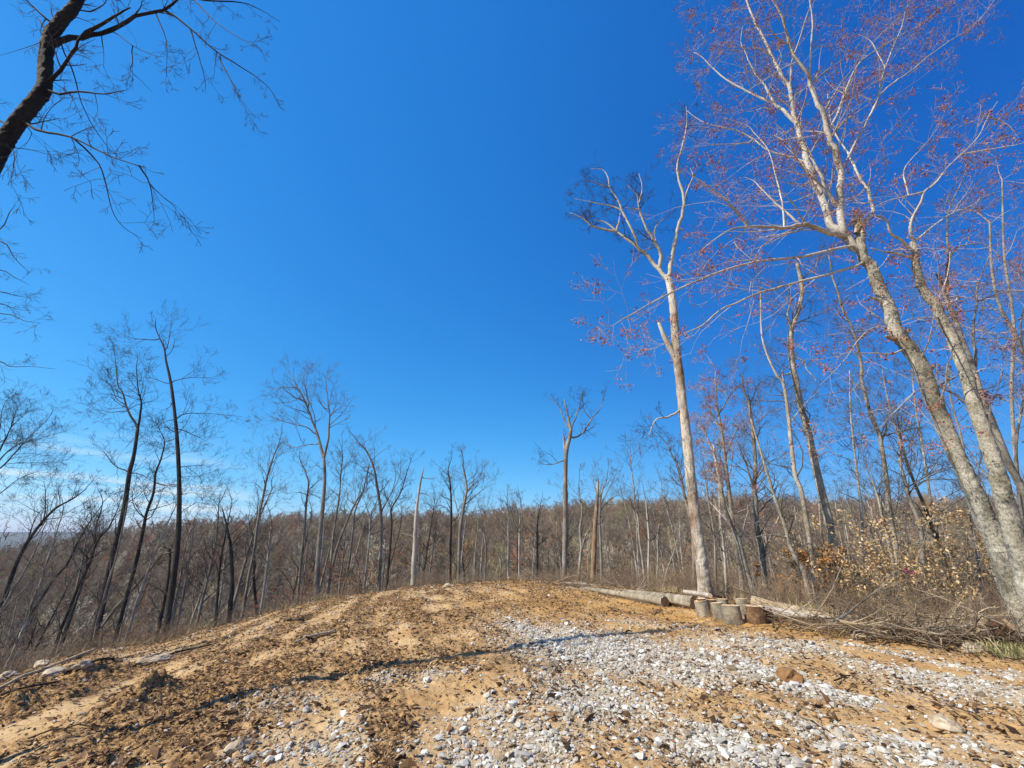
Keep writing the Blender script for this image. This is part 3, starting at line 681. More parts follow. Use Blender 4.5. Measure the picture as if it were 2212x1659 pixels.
# the thinner trees along the right margin
rh = [
 ('shaggy pale barked tree rising between the saplings and the leaning maple', 13.8, [(1838, 1343), (1822, 1277), (1809, 1229), (1797, 1166), (1787, 1112), (1771, 1049), (1757, 986), (1746, 934), (1732, 888), (1722, 836), (1711, 784), (1708, 743), (1710, 708), (1722, 677), (1732, 638), (1731, 611), (1722, 570)],
  (27, 22, 18, 15, 13, 11, 8), [(z4(150,380,130,300,150,200,120,120), 6, 2), (z4(180,355,240,330,300,300,375,260), 4, 1.2), (z4(165,560,230,590,250,640,300,690,305,720), 4, 1.5), (z4(215,110,240,60,300,10,320,-60), 4, 1.5), (z4(200,640,120,670,60,690,0,740), 4, 1.4), (z4(190,830,140,850,90,880,20,910), 3, 1)], 'hick', 'twig', 41, 'trees beside', 8, 0),
 ('tall thin grey sapling on the left of the crossing pair', 13.4, [(1773, 1331), (1762, 1277), (1754, 1214), (1746, 1150), (1731, 1062), (1718, 1027), (1710, 968), (1705, 916), (1698, 861), (1691, 826), (1677, 809), (1656, 763), (1645, 718), (1643, 632)], (15, 12, 10, 8, 5, 3), [(z4(120,745,100,690,95,640), 3, 1), (z4(150,970,200,900,260,830,340,760), 2.5, .8)], 'dead', 'twig', 42, None, 10, 4),
 ('slim bent sapling crossing behind the straight grey one', 13.2, [(1762, 1330), (1746, 1277), (1737, 1236), (1718, 1204), (1702, 1166), (1699, 1147), (1686, 1109), (1670, 1065), (1658, 1024), (1640, 965), (1622, 905)], (14, 11, 9, 7, 4), [(z8(590,490,500,465,380,480,280,495), 4, 1.2), (z8(600,485,660,500,720,530), 3, 1)], 'hick', 'twig', 43, None, 10, 3),
 ('dark grey tree standing midway between the dead trunk and the saplings', 15.5, [(1658, 1293), (1651, 1245), (1645, 1182), (1635, 1141), (1632, 1087), (1629, 1049), (1632, 1008), (1626, 930), (1618, 870)], (14, 13, 11, 9, 6), [([(1631, 1060), (1610, 1000), (1590, 950)], 5, 2), ([(1630, 1040), (1660, 1000), (1690, 985)], 4, 1.5)], 'grey', 'twig', 44, None, 14, 5),
 ('red budded tree just right of the tall dead trunk', 16.5, [(1604, 1299), (1601, 1245), (1588, 1166), (1580, 1103), (1572, 1040), (1560, 940), (1550, 880), (1545, 820)], (12, 11, 9, 6, 3), [([(1575, 1060), (1560, 1000), (1530, 950), (1510, 900)], 4, 1.5), ([(1566, 990), (1590, 930), (1620, 890)], 4, 1.3), ([(1558, 930), (1530, 880), (1505, 840)], 3, 1), ([(1552, 900), (1580, 850), (1600, 830)], 3, 1)], 'grey', 'twig_red', 45, 'bud', 16, 6),
 ('scaly barked tree with a broken top behind the red budded one', 15.0, [(1635, 1302), (1623, 1267), (1607, 1214), (1597, 1173), (1582, 1141), (1563, 1090), (1557, 1050), (1545, 990)], (15, 13, 12, 10, 6), [], 'hick', 'twig_red', 46, 'budx', 8, 4),
 ('tall slender tree with a crooked stem left of the leaning maple', 13.0, [(1955, 1290), (1942, 1230), (1936, 1185), (1926, 1130), (1920, 1090), (1915, 1038), (1903, 958), (1896, 930), (1882, 899), (1871, 861), (1861, 819), (1861, 791), (1850, 739), (1837, 701), (1819, 666), (1809, 628), (1798, 597), (1790, 550)], (14, 13, 11, 9, 7, 5, 3), [(z4(590,590,545,540,530,470), 3, 1), (z4(690,1020,600,960,550,800), 2.5, .8), (z4(560,470,620,420,700,390), 2.5, .8)], 'grey', 'twig', 47, None, 22, 4),
 ('straight mossy trunk standing among the tan beech leaves', 11.6, [(1997, 1352), (1994, 1324), (1993, 1245), (1993, 1182), (1987, 1134), (1968, 1087), (1955, 1040), (1945, 1000), (1944, 951), (1930, 909), (1916, 854), (1906, 798)], (13, 12, 12, 9, 7, 4, 2.5), [(z4(820,1080,830,990,840,930), 3, 1), (z4(790,960,740,870,700,830), 2.5, .8)], 'grey', 'twig', 48, None, 20, 4),
 ('dark bent tree close left of the two maple trunks', 12.4, [(2079, 1320), (2059, 1277), (2043, 1223), (2025, 1166), (2010, 1130), (1996, 1090), (1979, 1052), (1961, 1006), (1948, 958), (1938, 900)], (13, 12, 9, 7, 4), [(z8(1620,500,1590,420,1500,330), 4, 1.5)], 'dark', 'twig', 49, None, 18, 4),
 ('little yellowish sapling left of the crooked slender tree', 12.4, [(1935, 1262), (1926, 1198), (1911, 1141), (1898, 1081), (1888, 1049), (1876, 1017), (1870, 990)], (10, 8, 6, 3, 2), [], 'hick', 'twig', 50, None, 14, 3),
 ('hair thin sapling standing on the right of the dead trunk', 14.6, [(1548, 1290), (1545, 1220), (1543, 1160), (1530, 1080), (1520, 1010)], (7, 5, 4, 2), [], 'grey', 'twig', 51, None, 8, 3),
 ('thin leaning tree behind the left side of the dead trunk', 20, [(1500, 1250), (1496, 1143), (1477, 1065), (1465, 1010), (1440, 960)], (9, 8, 5, 2), [], 'grey', 'twig', 52, None, 12, 4),
 ('dark thin pole of a sapling in front of the crossing pair', 12.5, [(1730, 1320), (1727, 1250), (1722, 1190), (1716, 1150)], (6, 5, 3, 2), [], 'dark', 'twig', 53, None, 6, 0),
]
rh += [
 ('thin pale stem between the dead trunk and the scaly broken one', 16.5, [(1570, 1290), (1565, 1200), (1556, 1120), (1552, 1030), (1540, 960)], (6, 6, 5, 4, 2), [], 'dead', 'twig', 54, None, 8, 4),
 ('pale slender stem right of the shaggy tree, leaning left', 15.5, [(1880, 1310), (1868, 1220), (1862, 1120), (1850, 1010), (1838, 900), (1835, 800)], (9, 8, 7, 5, 4, 2), [], 'dead', 'twig', 55, None, 10, 5),
 ('pale slender stem rising out of the tan leaves toward the maple', 14.5, [(2040, 1300), (2030, 1200), (2012, 1090), (1995, 980), (1975, 860), (1968, 740)], (9, 8, 7, 6, 4, 2), [], 'hick', 'twig', 56, None, 10, 5),
 ('hair thin pale stem left of the shaggy tree', 17, [(1790, 1310), (1786, 1220), (1772, 1130), (1768, 1050), (1752, 960)], (6, 5, 5, 3, 2), [], 'hick', 'twig', 57, None, 8, 4),
 ('slim grey stem seen between the two pale maples', 13, [(2120, 1320), (2112, 1200), (2090, 1080), (2080, 960), (2052, 850), (2045, 700)], (8, 8, 7, 6, 4, 2), [], 'grey', 'twig', 58, None, 10, 5),
 ('short pale leaning stem behind the log rounds', 17, [(1620, 1300), (1640, 1220), (1668, 1150), (1690, 1100)], (6, 5, 4, 2), [], 'dead', 'twig', 59, None, 8, 2),
]
for lb, Y_, tr, tw_, lm, bk, tg, sd, bud_, ntw, au in rh:
    hero('slender_tree', lb, 'tree', Y_, tr, tw_, lm, bk, tg, seed=sd, crown=(3, (6, 4, 3), 2.0), trunk_twigs=ntw, auto=au, autolen=2.6, up=.08, top_from=.35, sides=10, bud='buds' if bud_ in ('bud', 'budx') else None, budsize=.05)

# centre of the far edge
hero('battered_tree', 'dark straight tree with snapped limbs standing alone on the crest at centre', 'tree', 24.5, z7(540,1190,545,900,545,650,550,480,570,390,577,345), (12, 11, 9.5, 8.5, 7), [
    (z7(577,345,560,270,540,180), 6, 3, .1, 1), (z7(575,345,540,300,510,220,460,170), 3.2, 1), (z7(580,345,610,260,630,190,625,140), 3, 1), (z7(575,400,640,370,690,290,740,230,760,150), 4, 1), (z7(690,290,650,240,640,150), 2, .8),
    (z7(547,480,540,430,535,370), 6, 4, .1, 1), (z7(545,515,480,540,430,540,400,530), 2.5, 1)], 'grey', 'twig_dark', seed=61, crown=(3, (4, 3, 3), 1.5), trunk_twigs=2, sides=12, top_from=.8)
hero('snag', 'broken orange brown snag with its bark falling off right of the centre crest tree', 'dead tree', 22, z7(698,1190,705,1000,712,850,722,740,726,640), (12, 11, 9, 7, 5), [], 'snag', 'twig', seed=62, trunk_twigs=0, broken=True, jag='snag')
hero('snag', 'pale barked snag with a leaning tip left of centre on the crest', 'dead tree', 25, z6(1180,1410,1182,1300,1188,1180,1195,1000,1215,850,1237,740), (12, 11, 8, 5, 2), [(z6(1190,1130,1150,1115,1110,1105), 3, 1, None, 1), (z6(1200,1020,1150,980,1110,960), 2, .8), (z6(1222,800,1270,805,1300,800), 2, .8, None, 2), (z6(1222,880,1270,900,1310,920), 1.6, .6, None, 2)], 'dead', 'twig', seed=63, crown=(2, (3, 3), .9), trunk_twigs=3, sides=10)

md = [  # (label, Y, path, widths, limbs, bark, seed, extra twigs, auto limbs)
 ('tall forked tree, tallest on the skyline left of centre', 27, z6(645,1480,650,1300,665,1100,680,950,690,800,685,690), (14, 12, 10, 8, 7), [(z6(685,690,650,560,610,450,580,370,540,300,510,240,480,200), 6, 1.5, 1), (z6(685,690,710,580,718,460,710,400,700,300,690,220), 5, 1.2, -1), (z6(660,615,600,615,515,630,470,580), 2.6, .9), (z6(645,565,590,520,510,500,440,480,390,460,340,480), 3, .9), (z6(718,460,760,420,810,395), 2.4, .8), (z6(708,430,660,380,630,340), 2, .8), (z6(570,350,500,380,450,385), 1.8, .7), (z6(540,300,460,300,390,310), 2.4, .8), (z6(600,420,590,320,570,240,600,210), 2.4, .8)], 'grey', 71, 3, 0),
 ('slim tree close left of the tall forked one', 29, z6(535,1530,560,1250,580,1050,590,920,600,830,585,770,560,720), (7, 6, 5, 3, 2), [(z6(590,890,540,880,460,890), 2, .7), (z6(595,880,640,900,675,915), 1.8, .7)], 'grey', 72, 12, 5),
 ('leaning fine twigged tree on the left skyline', 28, z6(225,1625,270,1350,300,1200,320,1040,350,900,370,800,400,700,440,600), (8, 7, 6, 4, 2), [(z6(355,880,320,840,280,820), 1.8, .6), (z6(375,800,340,740,300,700), 1.8, .6)], 'grey', 73, 12, 6),
 ('short grey tree with a forked top on the left crest', 27, z6(325,1595,350,1450,375,1250,385,1150,392,1070), (7, 6, 5, 3), [(z6(370,1300,320,1260,280,1240), 2, .8), (z6(345,1100,330,1130), 1, .6)], 'dead', 74, 8, 3),
 ('blackened snag with broken side branches on the left crest', 25, z6(160,1625,168,1500,178,1400,172,1200,155,1100,135,1010,122,970), (12, 11, 8, 4, 2), [(z6(165,1390,140,1370,118,1360), 3, 1.5, None, 0), (z6(172,1180,200,1140,250,1070,330,1030), 2.4, .8), (z6(178,1190,210,1240,260,1300), 2, .8)], 'dark', 75, 5, 0),
 ('twin stem, left of a crossing pair right of the tall forked tree', 28, z6(700,1460,720,1300,740,1100,770,900,780,760,790,690), (7, 6, 5, 3, 2), [(z6(770,900,720,860,700,830), 1.8, .7), (z6(780,780,730,740), 1.6, .6)], 'grey', 76, 10, 5),
 ('right leaning twin stem of the crossing pair', 29, z6(703,1460,735,1280,770,1150,830,1000,870,920,920,850,925,790), (6, 6, 5, 3, 2), [(z6(850,960,860,880,820,830), 1.6, .6)], 'grey', 77, 10, 4),
 ('thin tree right of the crossing pair with a swept crown', 31, z6(785,1440,820,1300,845,1100,858,980,900,880,920,790), (5, 5, 4, 2), [], 'grey', 78, 10, 4),
 ('short forked tree on the crest near the red sapling', 29, z6(905,1430,920,1300,940,1100,940,1010,970,950), (6, 5, 4, 2), [], 'dead', 79, 8, 4),
 ('tall arching tree with a left swept crown above the red sapling', 30, z6(990,1410,1000,1200,1000,1000,980,850,960,740,920,650,870,600), (8, 7, 6, 4, 2), [(z6(1000,990,1050,900,1100,800,1110,700), 3, .9), (z6(960,740,900,740,840,710), 2, .7), (z6(975,800,930,770,860,750), 1.6, .6)], 'grey', 80, 12, 4),
 ('dark tree forking low beside the arching one', 28, z6(1030,1415,1050,1200,1060,1050,1060,970,1110,880,1150,750), (6, 5, 4, 3, 1.5), [(z6(1040,1320,1080,1180,1110,1060,1120,960), 2.5, 1), (z6(1062,970,1040,930), 1.6, .8)], 'dark', 81, 8, 3),
 ('left stem of the paired trees on the crest left of centre', 30, z6(1385,1380,1385,1200,1390,1000,1385,850,1372,760), (6, 5, 4, 2), [(z6(1388,980,1330,950,1300,960), 1.6, .6)], 'dark', 82, 10, 5),
 ('broad twiggy tree of the pair on the crest left of centre', 29, z6(1430,1370,1438,1100,1460,950,1475,850,1455,740), (8, 7, 5, 3), [(z6(1440,1060,1418,950,1400,880,1390,790), 2.4, .8), (z6(1465,950,1520,900,1570,860,1600,820), 2.4, .8), (z6(1470,1000,1530,980,1580,985), 1.8, .6), (z6(1475,870,1530,820,1560,770), 2, .7)], 'grey', 83, 12, 3),
 ('small tree on the crest just left of centre', 33, z6(1575,1370,1582,1200,1570,1100,1560,1040), (5, 4, 3, 2), [], 'grey', 84, 8, 4),
 ('thin tree with horizontal twigs behind the dirt crest at centre', 33, z7(230,1200,232,1000,232,850,228,770), (5, 4, 3, 2), [(z7(232,900,190,870,160,860), 1.4, .5)], 'dead', 85, 8, 3),
 ('pale twiggy tree behind the dirt crest at centre', 31, z7(290,1200,292,1000,295,850,300,780), (5, 5, 3, 2), [], 'dead', 86, 10, 4),
 ('grey tree behind the crest left of the battered one', 34, z7(388,1190,390,1050,390,900,400,800), (6, 5, 3, 2), [], 'dark', 87, 10, 4),
 ('pale forked tree between the battered tree and the snag', 27, z7(618,1180,630,1050,635,1000,626,900,640,790,620,700), (7, 6, 5, 3, 2), [(z7(633,1010,660,930,690,880,705,800), 3, 1), (z7(630,930,600,880), 1.6, .6)], 'hick', 88, 14, 6),
 ('fine pale tree spreading behind the orange snag', 34, z7(745,1160,742,1000,735,850,745,700,770,640), (6, 5, 4, 2), [(z7(738,790,790,740,860,690), 2.4, .7), (z7(740,760,800,650,820,600), 2, .7), (z7(742,740,700,640,690,580), 2, .7)], 'grey', 89, 14, 5),
 ('wavy pale stem, tallest of the thin trees before the tall dead trunk', 25, z7(985,1190,975,1080,955,950,950,850,930,760,922,650,910,560,905,480), (6, 5, 4, 3, 1.5), [], 'hick', 90, 12, 4),
 ('second thin pale stem before the tall dead trunk', 24, z7(1008,1190,1005,1100,1008,950,1000,850,990,735), (6, 5, 4, 2), [], 'dead', 91, 10, 3),
 ('third thin pale stem before the tall dead trunk', 26, z7(1050,1200,1058,1050,1055,940,1070,850), (4, 4, 3, 2), [], 'hick', 92, 10, 3),
 ('thin tree leaning right just left of the tall dead trunk', 23, z7(1090,1200,1110,1120,1140,1040,1165,960), (4, 3, 2, 1.5), [], 'hick', 93, 6, 0),
]
for lb, Y_, tr, tw_, lm, bk, sd, ntw, au in md:
    hero('bare_tree', lb, 'tree', Y_, tr, tw_, lm, bk, 'twig_dark' if bk == 'dark' else 'twig', seed=sd, crown=(3, (4, 3, 3), 2.6), trunk_twigs=ntw, auto=au, autolen=3.0, up=.13, top_from=.45, sides=8, wob=.2)

ld = [
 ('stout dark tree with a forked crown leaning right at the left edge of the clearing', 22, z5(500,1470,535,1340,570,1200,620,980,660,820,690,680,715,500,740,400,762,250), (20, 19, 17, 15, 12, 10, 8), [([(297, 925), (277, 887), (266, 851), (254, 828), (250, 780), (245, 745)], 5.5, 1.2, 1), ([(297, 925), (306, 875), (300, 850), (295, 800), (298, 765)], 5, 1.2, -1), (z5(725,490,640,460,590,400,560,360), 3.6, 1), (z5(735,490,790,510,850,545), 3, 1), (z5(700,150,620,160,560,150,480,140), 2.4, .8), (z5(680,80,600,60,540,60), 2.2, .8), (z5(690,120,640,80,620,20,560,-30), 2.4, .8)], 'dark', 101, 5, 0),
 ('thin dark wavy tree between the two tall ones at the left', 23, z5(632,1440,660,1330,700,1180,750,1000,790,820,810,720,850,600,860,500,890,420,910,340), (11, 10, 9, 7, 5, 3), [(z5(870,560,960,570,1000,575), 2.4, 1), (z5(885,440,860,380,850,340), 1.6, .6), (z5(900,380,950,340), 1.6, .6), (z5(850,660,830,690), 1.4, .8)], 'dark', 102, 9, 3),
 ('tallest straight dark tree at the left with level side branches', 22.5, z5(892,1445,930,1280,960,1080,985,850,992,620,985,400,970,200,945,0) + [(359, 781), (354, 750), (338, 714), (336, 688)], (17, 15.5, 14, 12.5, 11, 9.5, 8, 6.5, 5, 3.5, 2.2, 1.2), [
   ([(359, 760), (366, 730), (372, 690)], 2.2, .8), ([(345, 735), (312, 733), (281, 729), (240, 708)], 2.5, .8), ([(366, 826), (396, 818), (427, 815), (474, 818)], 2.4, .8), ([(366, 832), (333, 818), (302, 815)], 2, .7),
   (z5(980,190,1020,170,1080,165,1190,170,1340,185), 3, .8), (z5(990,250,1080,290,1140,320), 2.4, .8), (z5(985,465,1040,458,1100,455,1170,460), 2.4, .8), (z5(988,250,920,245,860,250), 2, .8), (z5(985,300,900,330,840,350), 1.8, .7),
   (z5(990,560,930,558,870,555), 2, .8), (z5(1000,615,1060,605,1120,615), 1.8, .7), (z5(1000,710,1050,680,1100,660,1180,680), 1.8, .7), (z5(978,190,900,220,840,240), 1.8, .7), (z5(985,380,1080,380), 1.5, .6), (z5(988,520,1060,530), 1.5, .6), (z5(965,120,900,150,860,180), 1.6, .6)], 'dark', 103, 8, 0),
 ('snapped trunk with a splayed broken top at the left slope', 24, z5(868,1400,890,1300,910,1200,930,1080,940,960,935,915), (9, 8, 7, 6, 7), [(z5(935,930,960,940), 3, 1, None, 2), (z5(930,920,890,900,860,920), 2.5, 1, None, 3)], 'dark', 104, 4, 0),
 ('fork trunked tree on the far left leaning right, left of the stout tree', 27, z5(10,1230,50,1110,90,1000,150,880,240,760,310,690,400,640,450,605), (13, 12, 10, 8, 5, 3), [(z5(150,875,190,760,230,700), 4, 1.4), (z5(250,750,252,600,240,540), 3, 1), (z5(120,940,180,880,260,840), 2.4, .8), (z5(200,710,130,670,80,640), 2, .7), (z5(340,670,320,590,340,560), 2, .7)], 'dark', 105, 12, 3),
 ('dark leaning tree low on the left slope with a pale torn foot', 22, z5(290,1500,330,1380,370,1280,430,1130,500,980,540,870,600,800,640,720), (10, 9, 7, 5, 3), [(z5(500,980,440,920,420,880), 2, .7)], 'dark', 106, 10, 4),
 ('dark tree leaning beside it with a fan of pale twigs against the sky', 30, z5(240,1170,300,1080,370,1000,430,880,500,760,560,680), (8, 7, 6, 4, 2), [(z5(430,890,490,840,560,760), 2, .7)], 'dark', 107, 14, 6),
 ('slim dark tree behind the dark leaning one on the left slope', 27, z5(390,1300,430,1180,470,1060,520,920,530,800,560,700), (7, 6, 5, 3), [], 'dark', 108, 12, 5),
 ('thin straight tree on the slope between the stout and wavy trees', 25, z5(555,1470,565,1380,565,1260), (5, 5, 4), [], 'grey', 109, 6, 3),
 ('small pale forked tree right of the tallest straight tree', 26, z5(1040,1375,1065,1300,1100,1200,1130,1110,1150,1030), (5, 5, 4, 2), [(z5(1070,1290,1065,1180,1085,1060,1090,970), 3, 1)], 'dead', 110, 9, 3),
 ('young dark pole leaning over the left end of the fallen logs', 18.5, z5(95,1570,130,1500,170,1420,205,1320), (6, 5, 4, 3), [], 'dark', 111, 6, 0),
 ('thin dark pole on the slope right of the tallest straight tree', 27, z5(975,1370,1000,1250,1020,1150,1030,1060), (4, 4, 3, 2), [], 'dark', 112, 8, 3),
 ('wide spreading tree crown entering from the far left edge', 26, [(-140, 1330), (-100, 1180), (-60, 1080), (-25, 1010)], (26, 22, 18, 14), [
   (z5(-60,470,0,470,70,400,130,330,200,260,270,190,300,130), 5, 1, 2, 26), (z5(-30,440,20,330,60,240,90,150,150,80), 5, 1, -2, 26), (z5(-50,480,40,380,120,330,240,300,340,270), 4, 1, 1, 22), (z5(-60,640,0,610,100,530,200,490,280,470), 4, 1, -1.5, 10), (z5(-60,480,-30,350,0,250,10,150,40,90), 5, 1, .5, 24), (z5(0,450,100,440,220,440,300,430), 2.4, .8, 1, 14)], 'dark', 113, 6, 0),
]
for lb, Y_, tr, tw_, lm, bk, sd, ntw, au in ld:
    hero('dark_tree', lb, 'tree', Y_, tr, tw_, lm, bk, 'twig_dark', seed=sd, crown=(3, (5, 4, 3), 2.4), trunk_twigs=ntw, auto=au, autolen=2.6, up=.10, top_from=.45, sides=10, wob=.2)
lp_ = root('leaning_pole', tuple(G(228, 1400)), 'bare broken pole leaning across the left trees from the snapped trunk', 'fallen branch')
B = Tubes(); pp_ = [P(a_, b_, 23.4) for a_, b_ in z5(560,1350,640,1240,700,1180,760,1110,820,1040,900,945,960,930)]; B.add(pp_, [.07, .07, .065, .06, .055, .05, .02], 7); put(B.build('pole', M['grey']), lp_)

# near tree at the upper left, black against the light
UL = [
 (zA(213,190,270,165,330,150,460,125,560,70,680,40,730,0,760,-40), 13, 4, .6), (zA(330,152,420,100,500,55,540,30), 8, 3, -.3, 3), (zA(188,350,250,290,300,220,335,150), 8, 7, -.2, 4),
 (zA(212,400,330,380,430,390,515,375), 5, 2.5, -.4), (zA(250,190,300,290,340,430,390,530,440,600,470,640), 3, 1, .8), (zA(125,530,200,550,300,570,430,635,520,670,605,695), 6, 2, -.5),
 (zA(320,580,410,680,440,770,465,870,510,940,590,990), 3.4, 1, .4), (zA(580,690,620,760,635,850,640,920), 3, .9, .3), (zA(620,765,680,820,720,850), 2, .8),
 (zA(690,42,790,120,880,200,970,260,1050,310,1120,370,1160,440), 4, 1, .6), (zA(790,122,820,220,850,330,850,380), 2.2, .8), (zA(900,222,950,320,990,400,1060,490), 2.4, .8), (zA(700,-30,800,0,880,80,980,150,1080,200), 3.4, 1, -.6), (zA(760,-20,880,5,1000,10,1080,40,1160,90), 3.4, .9),
 (zA(650,70,690,170,690,320), 2.6, 1), (zA(230,100,215,95,160,50,110,0,90,-30), 6, 3, -.3, 3), (zA(180,120,165,80), 4, 2, .1, 0), (zA(480,130,550,190,640,230,680,235), 2, .7), (zA(545,190,550,260,540,290,580,330,630,380), 2, .7),
 (zA(120,530,130,560,100,610), 2, .8), (zA(60,540,0,500,-60,470), 5, 3, .4), (zA(40,600,60,650,50,720,45,780), 2.4, .8), (zA(30,610,120,620,200,640,240,640), 2.2, .7), (zA(215,180,190,170,100,200,0,230), 2, .8), (zA(340,60,430,20,440,-20), 3, 1.5), (zA(420,150,430,220,430,280), 2, .8), (zA(170,520,210,450,270,400), 2, .7),
]
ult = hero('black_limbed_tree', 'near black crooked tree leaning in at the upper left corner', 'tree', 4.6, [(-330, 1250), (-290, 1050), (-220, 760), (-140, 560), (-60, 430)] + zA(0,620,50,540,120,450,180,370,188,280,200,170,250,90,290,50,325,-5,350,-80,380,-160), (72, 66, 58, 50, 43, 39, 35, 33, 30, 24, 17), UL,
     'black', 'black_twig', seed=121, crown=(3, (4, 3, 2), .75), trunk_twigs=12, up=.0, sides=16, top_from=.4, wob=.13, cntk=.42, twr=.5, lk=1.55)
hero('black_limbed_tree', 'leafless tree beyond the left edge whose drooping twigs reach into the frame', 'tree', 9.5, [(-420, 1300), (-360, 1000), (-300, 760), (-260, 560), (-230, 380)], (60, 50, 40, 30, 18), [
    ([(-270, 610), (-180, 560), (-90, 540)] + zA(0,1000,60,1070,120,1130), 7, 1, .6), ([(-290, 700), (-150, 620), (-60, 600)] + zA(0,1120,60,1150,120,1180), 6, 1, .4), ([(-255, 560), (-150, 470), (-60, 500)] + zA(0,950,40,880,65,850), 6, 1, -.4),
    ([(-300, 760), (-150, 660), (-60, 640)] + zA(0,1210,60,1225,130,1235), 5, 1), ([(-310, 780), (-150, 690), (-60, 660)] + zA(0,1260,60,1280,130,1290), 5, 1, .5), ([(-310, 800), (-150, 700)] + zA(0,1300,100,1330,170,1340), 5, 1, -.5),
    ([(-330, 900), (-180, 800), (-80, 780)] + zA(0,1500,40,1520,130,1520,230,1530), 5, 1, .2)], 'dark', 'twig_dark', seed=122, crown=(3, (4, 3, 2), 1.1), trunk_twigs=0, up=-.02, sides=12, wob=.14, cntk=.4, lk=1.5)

# ------------------------------------------------------------------ saplings with leaves
def sapling(name, label, px, py, Y, H, nst, leafmat, seed, leafsize, spread, nleaf=.8, cat='sapling', colr='brush', group=None, lv=3):
    rng = np.random.default_rng(seed); p0 = P(px, py, Y); p0[2] = hz(p0[0], p0[1])
    e = root(name, tuple(p0), label, cat, group); T = Tubes(); tips = []; S = Tubes()
    for k in range(nst):
        a_ = rng.uniform(0, 6.28); d = np.array([math.cos(a_) * spread, math.sin(a_) * spread, 1.0]); d /= np.linalg.norm(d)
        n = 7; pts = [p0 + rng.normal(0, .05, 3) * (k > 0)]; h = H * rng.uniform(.7, 1.0) if k else H
        for i in range(n): d = d + rng.normal(0, .08, 3); d /= np.linalg.norm(d); pts.append(pts[-1] + d * h / n)
        pts = np.array(pts); rd = np.linspace(.012 + H * .006, .006, n + 1); S.add(pts, rd, 6)
        for j in range(int(5.5 * h / 2) + 3):
            t = rng.uniform(.15, 1.); i = min(int(t * n), n - 1); a2 = rng.uniform(0, 6.28); el = rng.uniform(-.1, .32)
            dd = np.array([math.cos(a2) * math.cos(el), math.sin(a2) * math.cos(el), math.sin(el)])
            grow(T, pts[i] + (pts[i + 1] - pts[i]) * rng.uniform(), dd, H * rng.uniform(.22, .50) * (1.2 - .6 * t), .008, lv - 1, rng, (4, 4), -.005, .11, tips)
    put(S.build('trunk', M[colr]), e); put(T.build('crown', M['brush']), e)
    L = Leaves()
    for q in tips:
        if rng.uniform() < nleaf * .7:
            for _ in range(rng.integers(1, 4)): L.add(q + rng.normal(0, .05, 3) - np.array([0, 0, .03]), leafsize * rng.uniform(.7, 1.45), np.clip(rng.normal(.55, .22), 0, 1))
    if L.c: put(L.build('foliage', M[leafmat], rng=rng, droop=.5), e)
    return e
sapling('beech_sapling', 'beech sapling full of papery tan leaves, beside the pink ribbon', 1975, 1350, 11.3, 3.0, 3, 'beech', 201, .085, .35, .95)
sapling('beech_sapling', 'tan leaved beech thicket nearest the leaning maple trunk', 2085, 1345, 11.8, 3.3, 3, 'beech', 202, .08, .4, .95)
sapling('beech_sapling', 'low beech sapling with orange tan leaves in front of the brush pile trunks', 1935, 1345, 12.2, 1.9, 3, 'beech', 203, .08, .5, .9)
sapling('beech_sapling', 'beech sapling with sparse leaves spreading over the far bank, left of the ribbon', 1900, 1330, 13.6, 3.6, 2, 'beech', 204, .075, .45, .5)
sapling('beech_sapling', 'taller tan leaved beech behind the maple trunks', 2140, 1330, 13.2, 4.0, 3, 'beech', 205, .075, .4, .8)
sapling('oak_sapling', 'orange brown leaved oak sapling between the grey saplings and the shaggy tree', 1800, 1330, 13.9, 2.1, 4, 'oak', 206, .11, .45, .95)
sapling('oak_sapling', 'low orange leaved sprig left of the crossing saplings', 1690, 1310, 15.5, 1.7, 3, 'oak', 207, .09, .5, .5)
sapling('beech_sapling', 'faint yellowish sapling behind the log rounds', 1600, 1300, 17.0, 1.6, 4, 'beech', 208, .07, .5, .6)
sapling('oak_sapling', 'rusty leaved shrub at the far right behind the maple', 2050, 1300, 15, 3.2, 3, 'oak', 209, .09, .4, .8)
sapling('redbud_sapling', 'wide sapling hazed with red buds on the slope left of centre', 800, 1262, 30, 5.2, 4, 'redleaf', 210, .09, .6, .55)
sapling('redbud_sapling', 'small reddish sapling below the leaning tree on the left crest', 700, 1280, 33, 5.0, 3, 'redleaf', 211, .10, .4, .6)
sapling('redbud_sapling', 'reddish twigged sapling among the dark trees at the left', 640, 1280, 29, 4.2, 3, 'redleaf', 212, .09, .45, .5)

